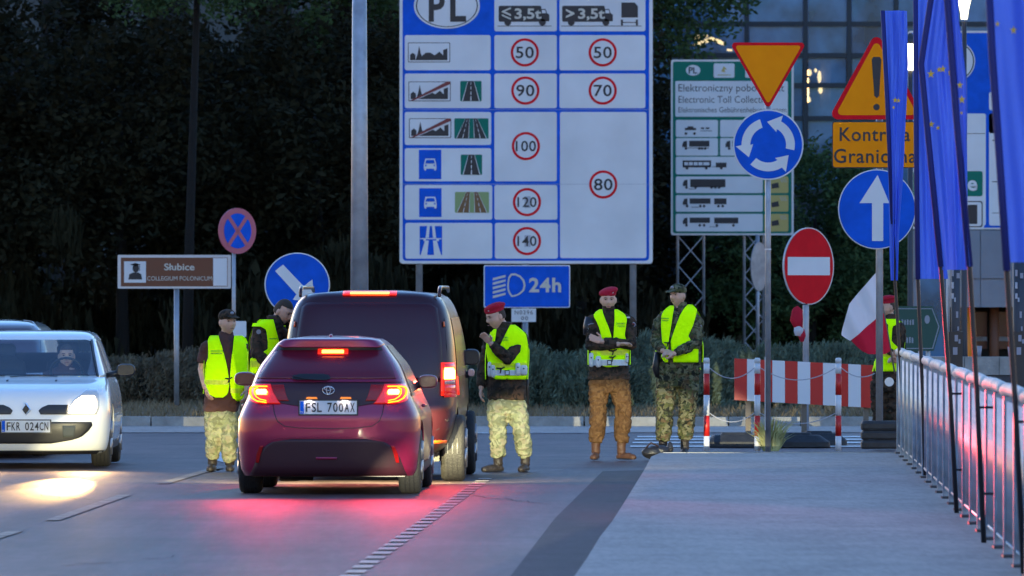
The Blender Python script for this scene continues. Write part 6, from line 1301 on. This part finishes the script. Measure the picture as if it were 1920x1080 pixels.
# flag holder behind the sign post
t6 = person('soldier in red beret half hidden by the ahead only sign post, holding a flag stick', 1658, 842, 101, (1663, 576, 0),
 [(596, 1669, 11, .075), (600, 1671, 15, .09), (608, 1674, 18, .13), (622, 1675, 20, .15), (650, 1672, 21, .16), (690, 1664, 24, .15), (712, 1660, 26, .15)],
 [dict(p=[(1660, 614, -.1), (1656, 650, -.15), (1674, 664, -.28)], hand=((.8, -.4, .3), (0, -.8, -.6), 55)), dict(p=[(1689, 616, .03), (1690, 660, .0), (1676, 676, -.24)], hand=((-.6, -.5, .2), (0, -.8, -.5), 55, -1))],
 [dict(p=[(1647, 722, 0), (1648, 780, 0), (1650, 826, 0)], toe=(-.5, -1, 0)), dict(p=[(1672, 722, 0), (1672, 780, 0), (1672, 826, 0)], toe=(-.3, -1, 0))],
 dict(front=[[(598, 1660, 1680), (604, 1658, 1690), (612, 1656, 1672), (640, 1652, 1670), (660, 1650, 1692), (680, 1638, 1690), (696, 1640, 1686)]], back=(602, 696), arm=640, tape=[(662, 1654, 1688, 6)]),
 'camobrown', 'camobrown', 'bootblack', 'beret', yaw=-60, pitch=5, group='soldiers in yellow vests')
# white and red flag
Yf = 97.5; s = F / Yf; t = thing('polish_flag', 'white over red flag on a wooden stick beside the sign post', 'flag', (W(1676, 690, Yf).x, Yf, W(1676, 690, Yf).z)); X = lambda px: (px - 1676) / s; Z = lambda py: -(py - 690) / s
MB().tube([(X(1678), .02, Z(700)), (X(1643), .0, Z(508))], .011, 8).build('stick', 'wood', t, True)
def fl(rows, m, name):
    v = []; f = []; nz, nx = 26, 20
    for j in range(nz + 1):
        y = rows[0][0] + (rows[-1][0] - rows[0][0]) * j / nz; k = 0
        while k < len(rows) - 2 and rows[k + 1][0] < y: k += 1
        a, b = rows[k], rows[k + 1]; q = (y - a[0]) / (b[0] - a[0]); l = a[1] + (b[1] - a[1]) * q; r = a[2] + (b[2] - a[2]) * q
        for i in range(nx + 1):
            px = l + (r - l) * i / nx; v.append((X(px), -.02 + .05 * math.sin((px - y * .5) * .11) * min(1, (1655 - px) / 30), Z(y)))
    for j in range(nz):
        for i in range(nx): f.append((j * (nx + 1) + i, (j + 1) * (nx + 1) + i, (j + 1) * (nx + 1) + i + 1, j * (nx + 1) + i + 1))
    return MB().add(v, f).build(name, m, t, True)
fl([(511, 1642.5, 1644), (540, 1617, 1648), (570, 1592, 1654), (590, 1586.5, 1652), (600, 1584, 1640), (615, 1580, 1622), (628, 1577, 1608), (636, 1588, 1598), (638.5, 1593, 1595)], 'flagwhite', 'white_half')
fl([(588, 1652.5, 1657), (600, 1640, 1659), (615, 1622, 1662), (628, 1608, 1664), (638.5, 1595.5, 1666), (650, 1607, 1668), (658, 1616, 1669), (664, 1628, 1660)], 'flagred', 'red_half')
# driver of the white car
c = CLIO
person('driver seen as a dark shape behind the windscreen of the white car', 113, 700, 91.2, (122, 668, 0),
 [(689, 120, 14, .075), (693, 119, 26, .1), (702, 118, 36, .12), (730, 118, 36, .13), (760, 118, 34, .13)],
 [dict(p=[(88, 704, 0), (84, 725, -.15), (104, 710, -.4)]), dict(p=[(150, 704, 0), (156, 725, -.15), (136, 710, -.4)])],
 [dict(p=[(104, 766, 0), (102, 772, -.4), (102, 800, -.45)], toe=(0, -1, 0), air=.3), dict(p=[(130, 766, 0), (132, 772, -.4), (132, 800, -.45)], toe=(0, -1, 0), air=.3)],
 None, 'camobrown', 'brownshirt', 'bootblack', None, yaw=4, pitch=0)
bpy.data.objects[[o.name for o in bpy.data.objects if o.get('label', '').startswith('driver')][0]].location.y += .3
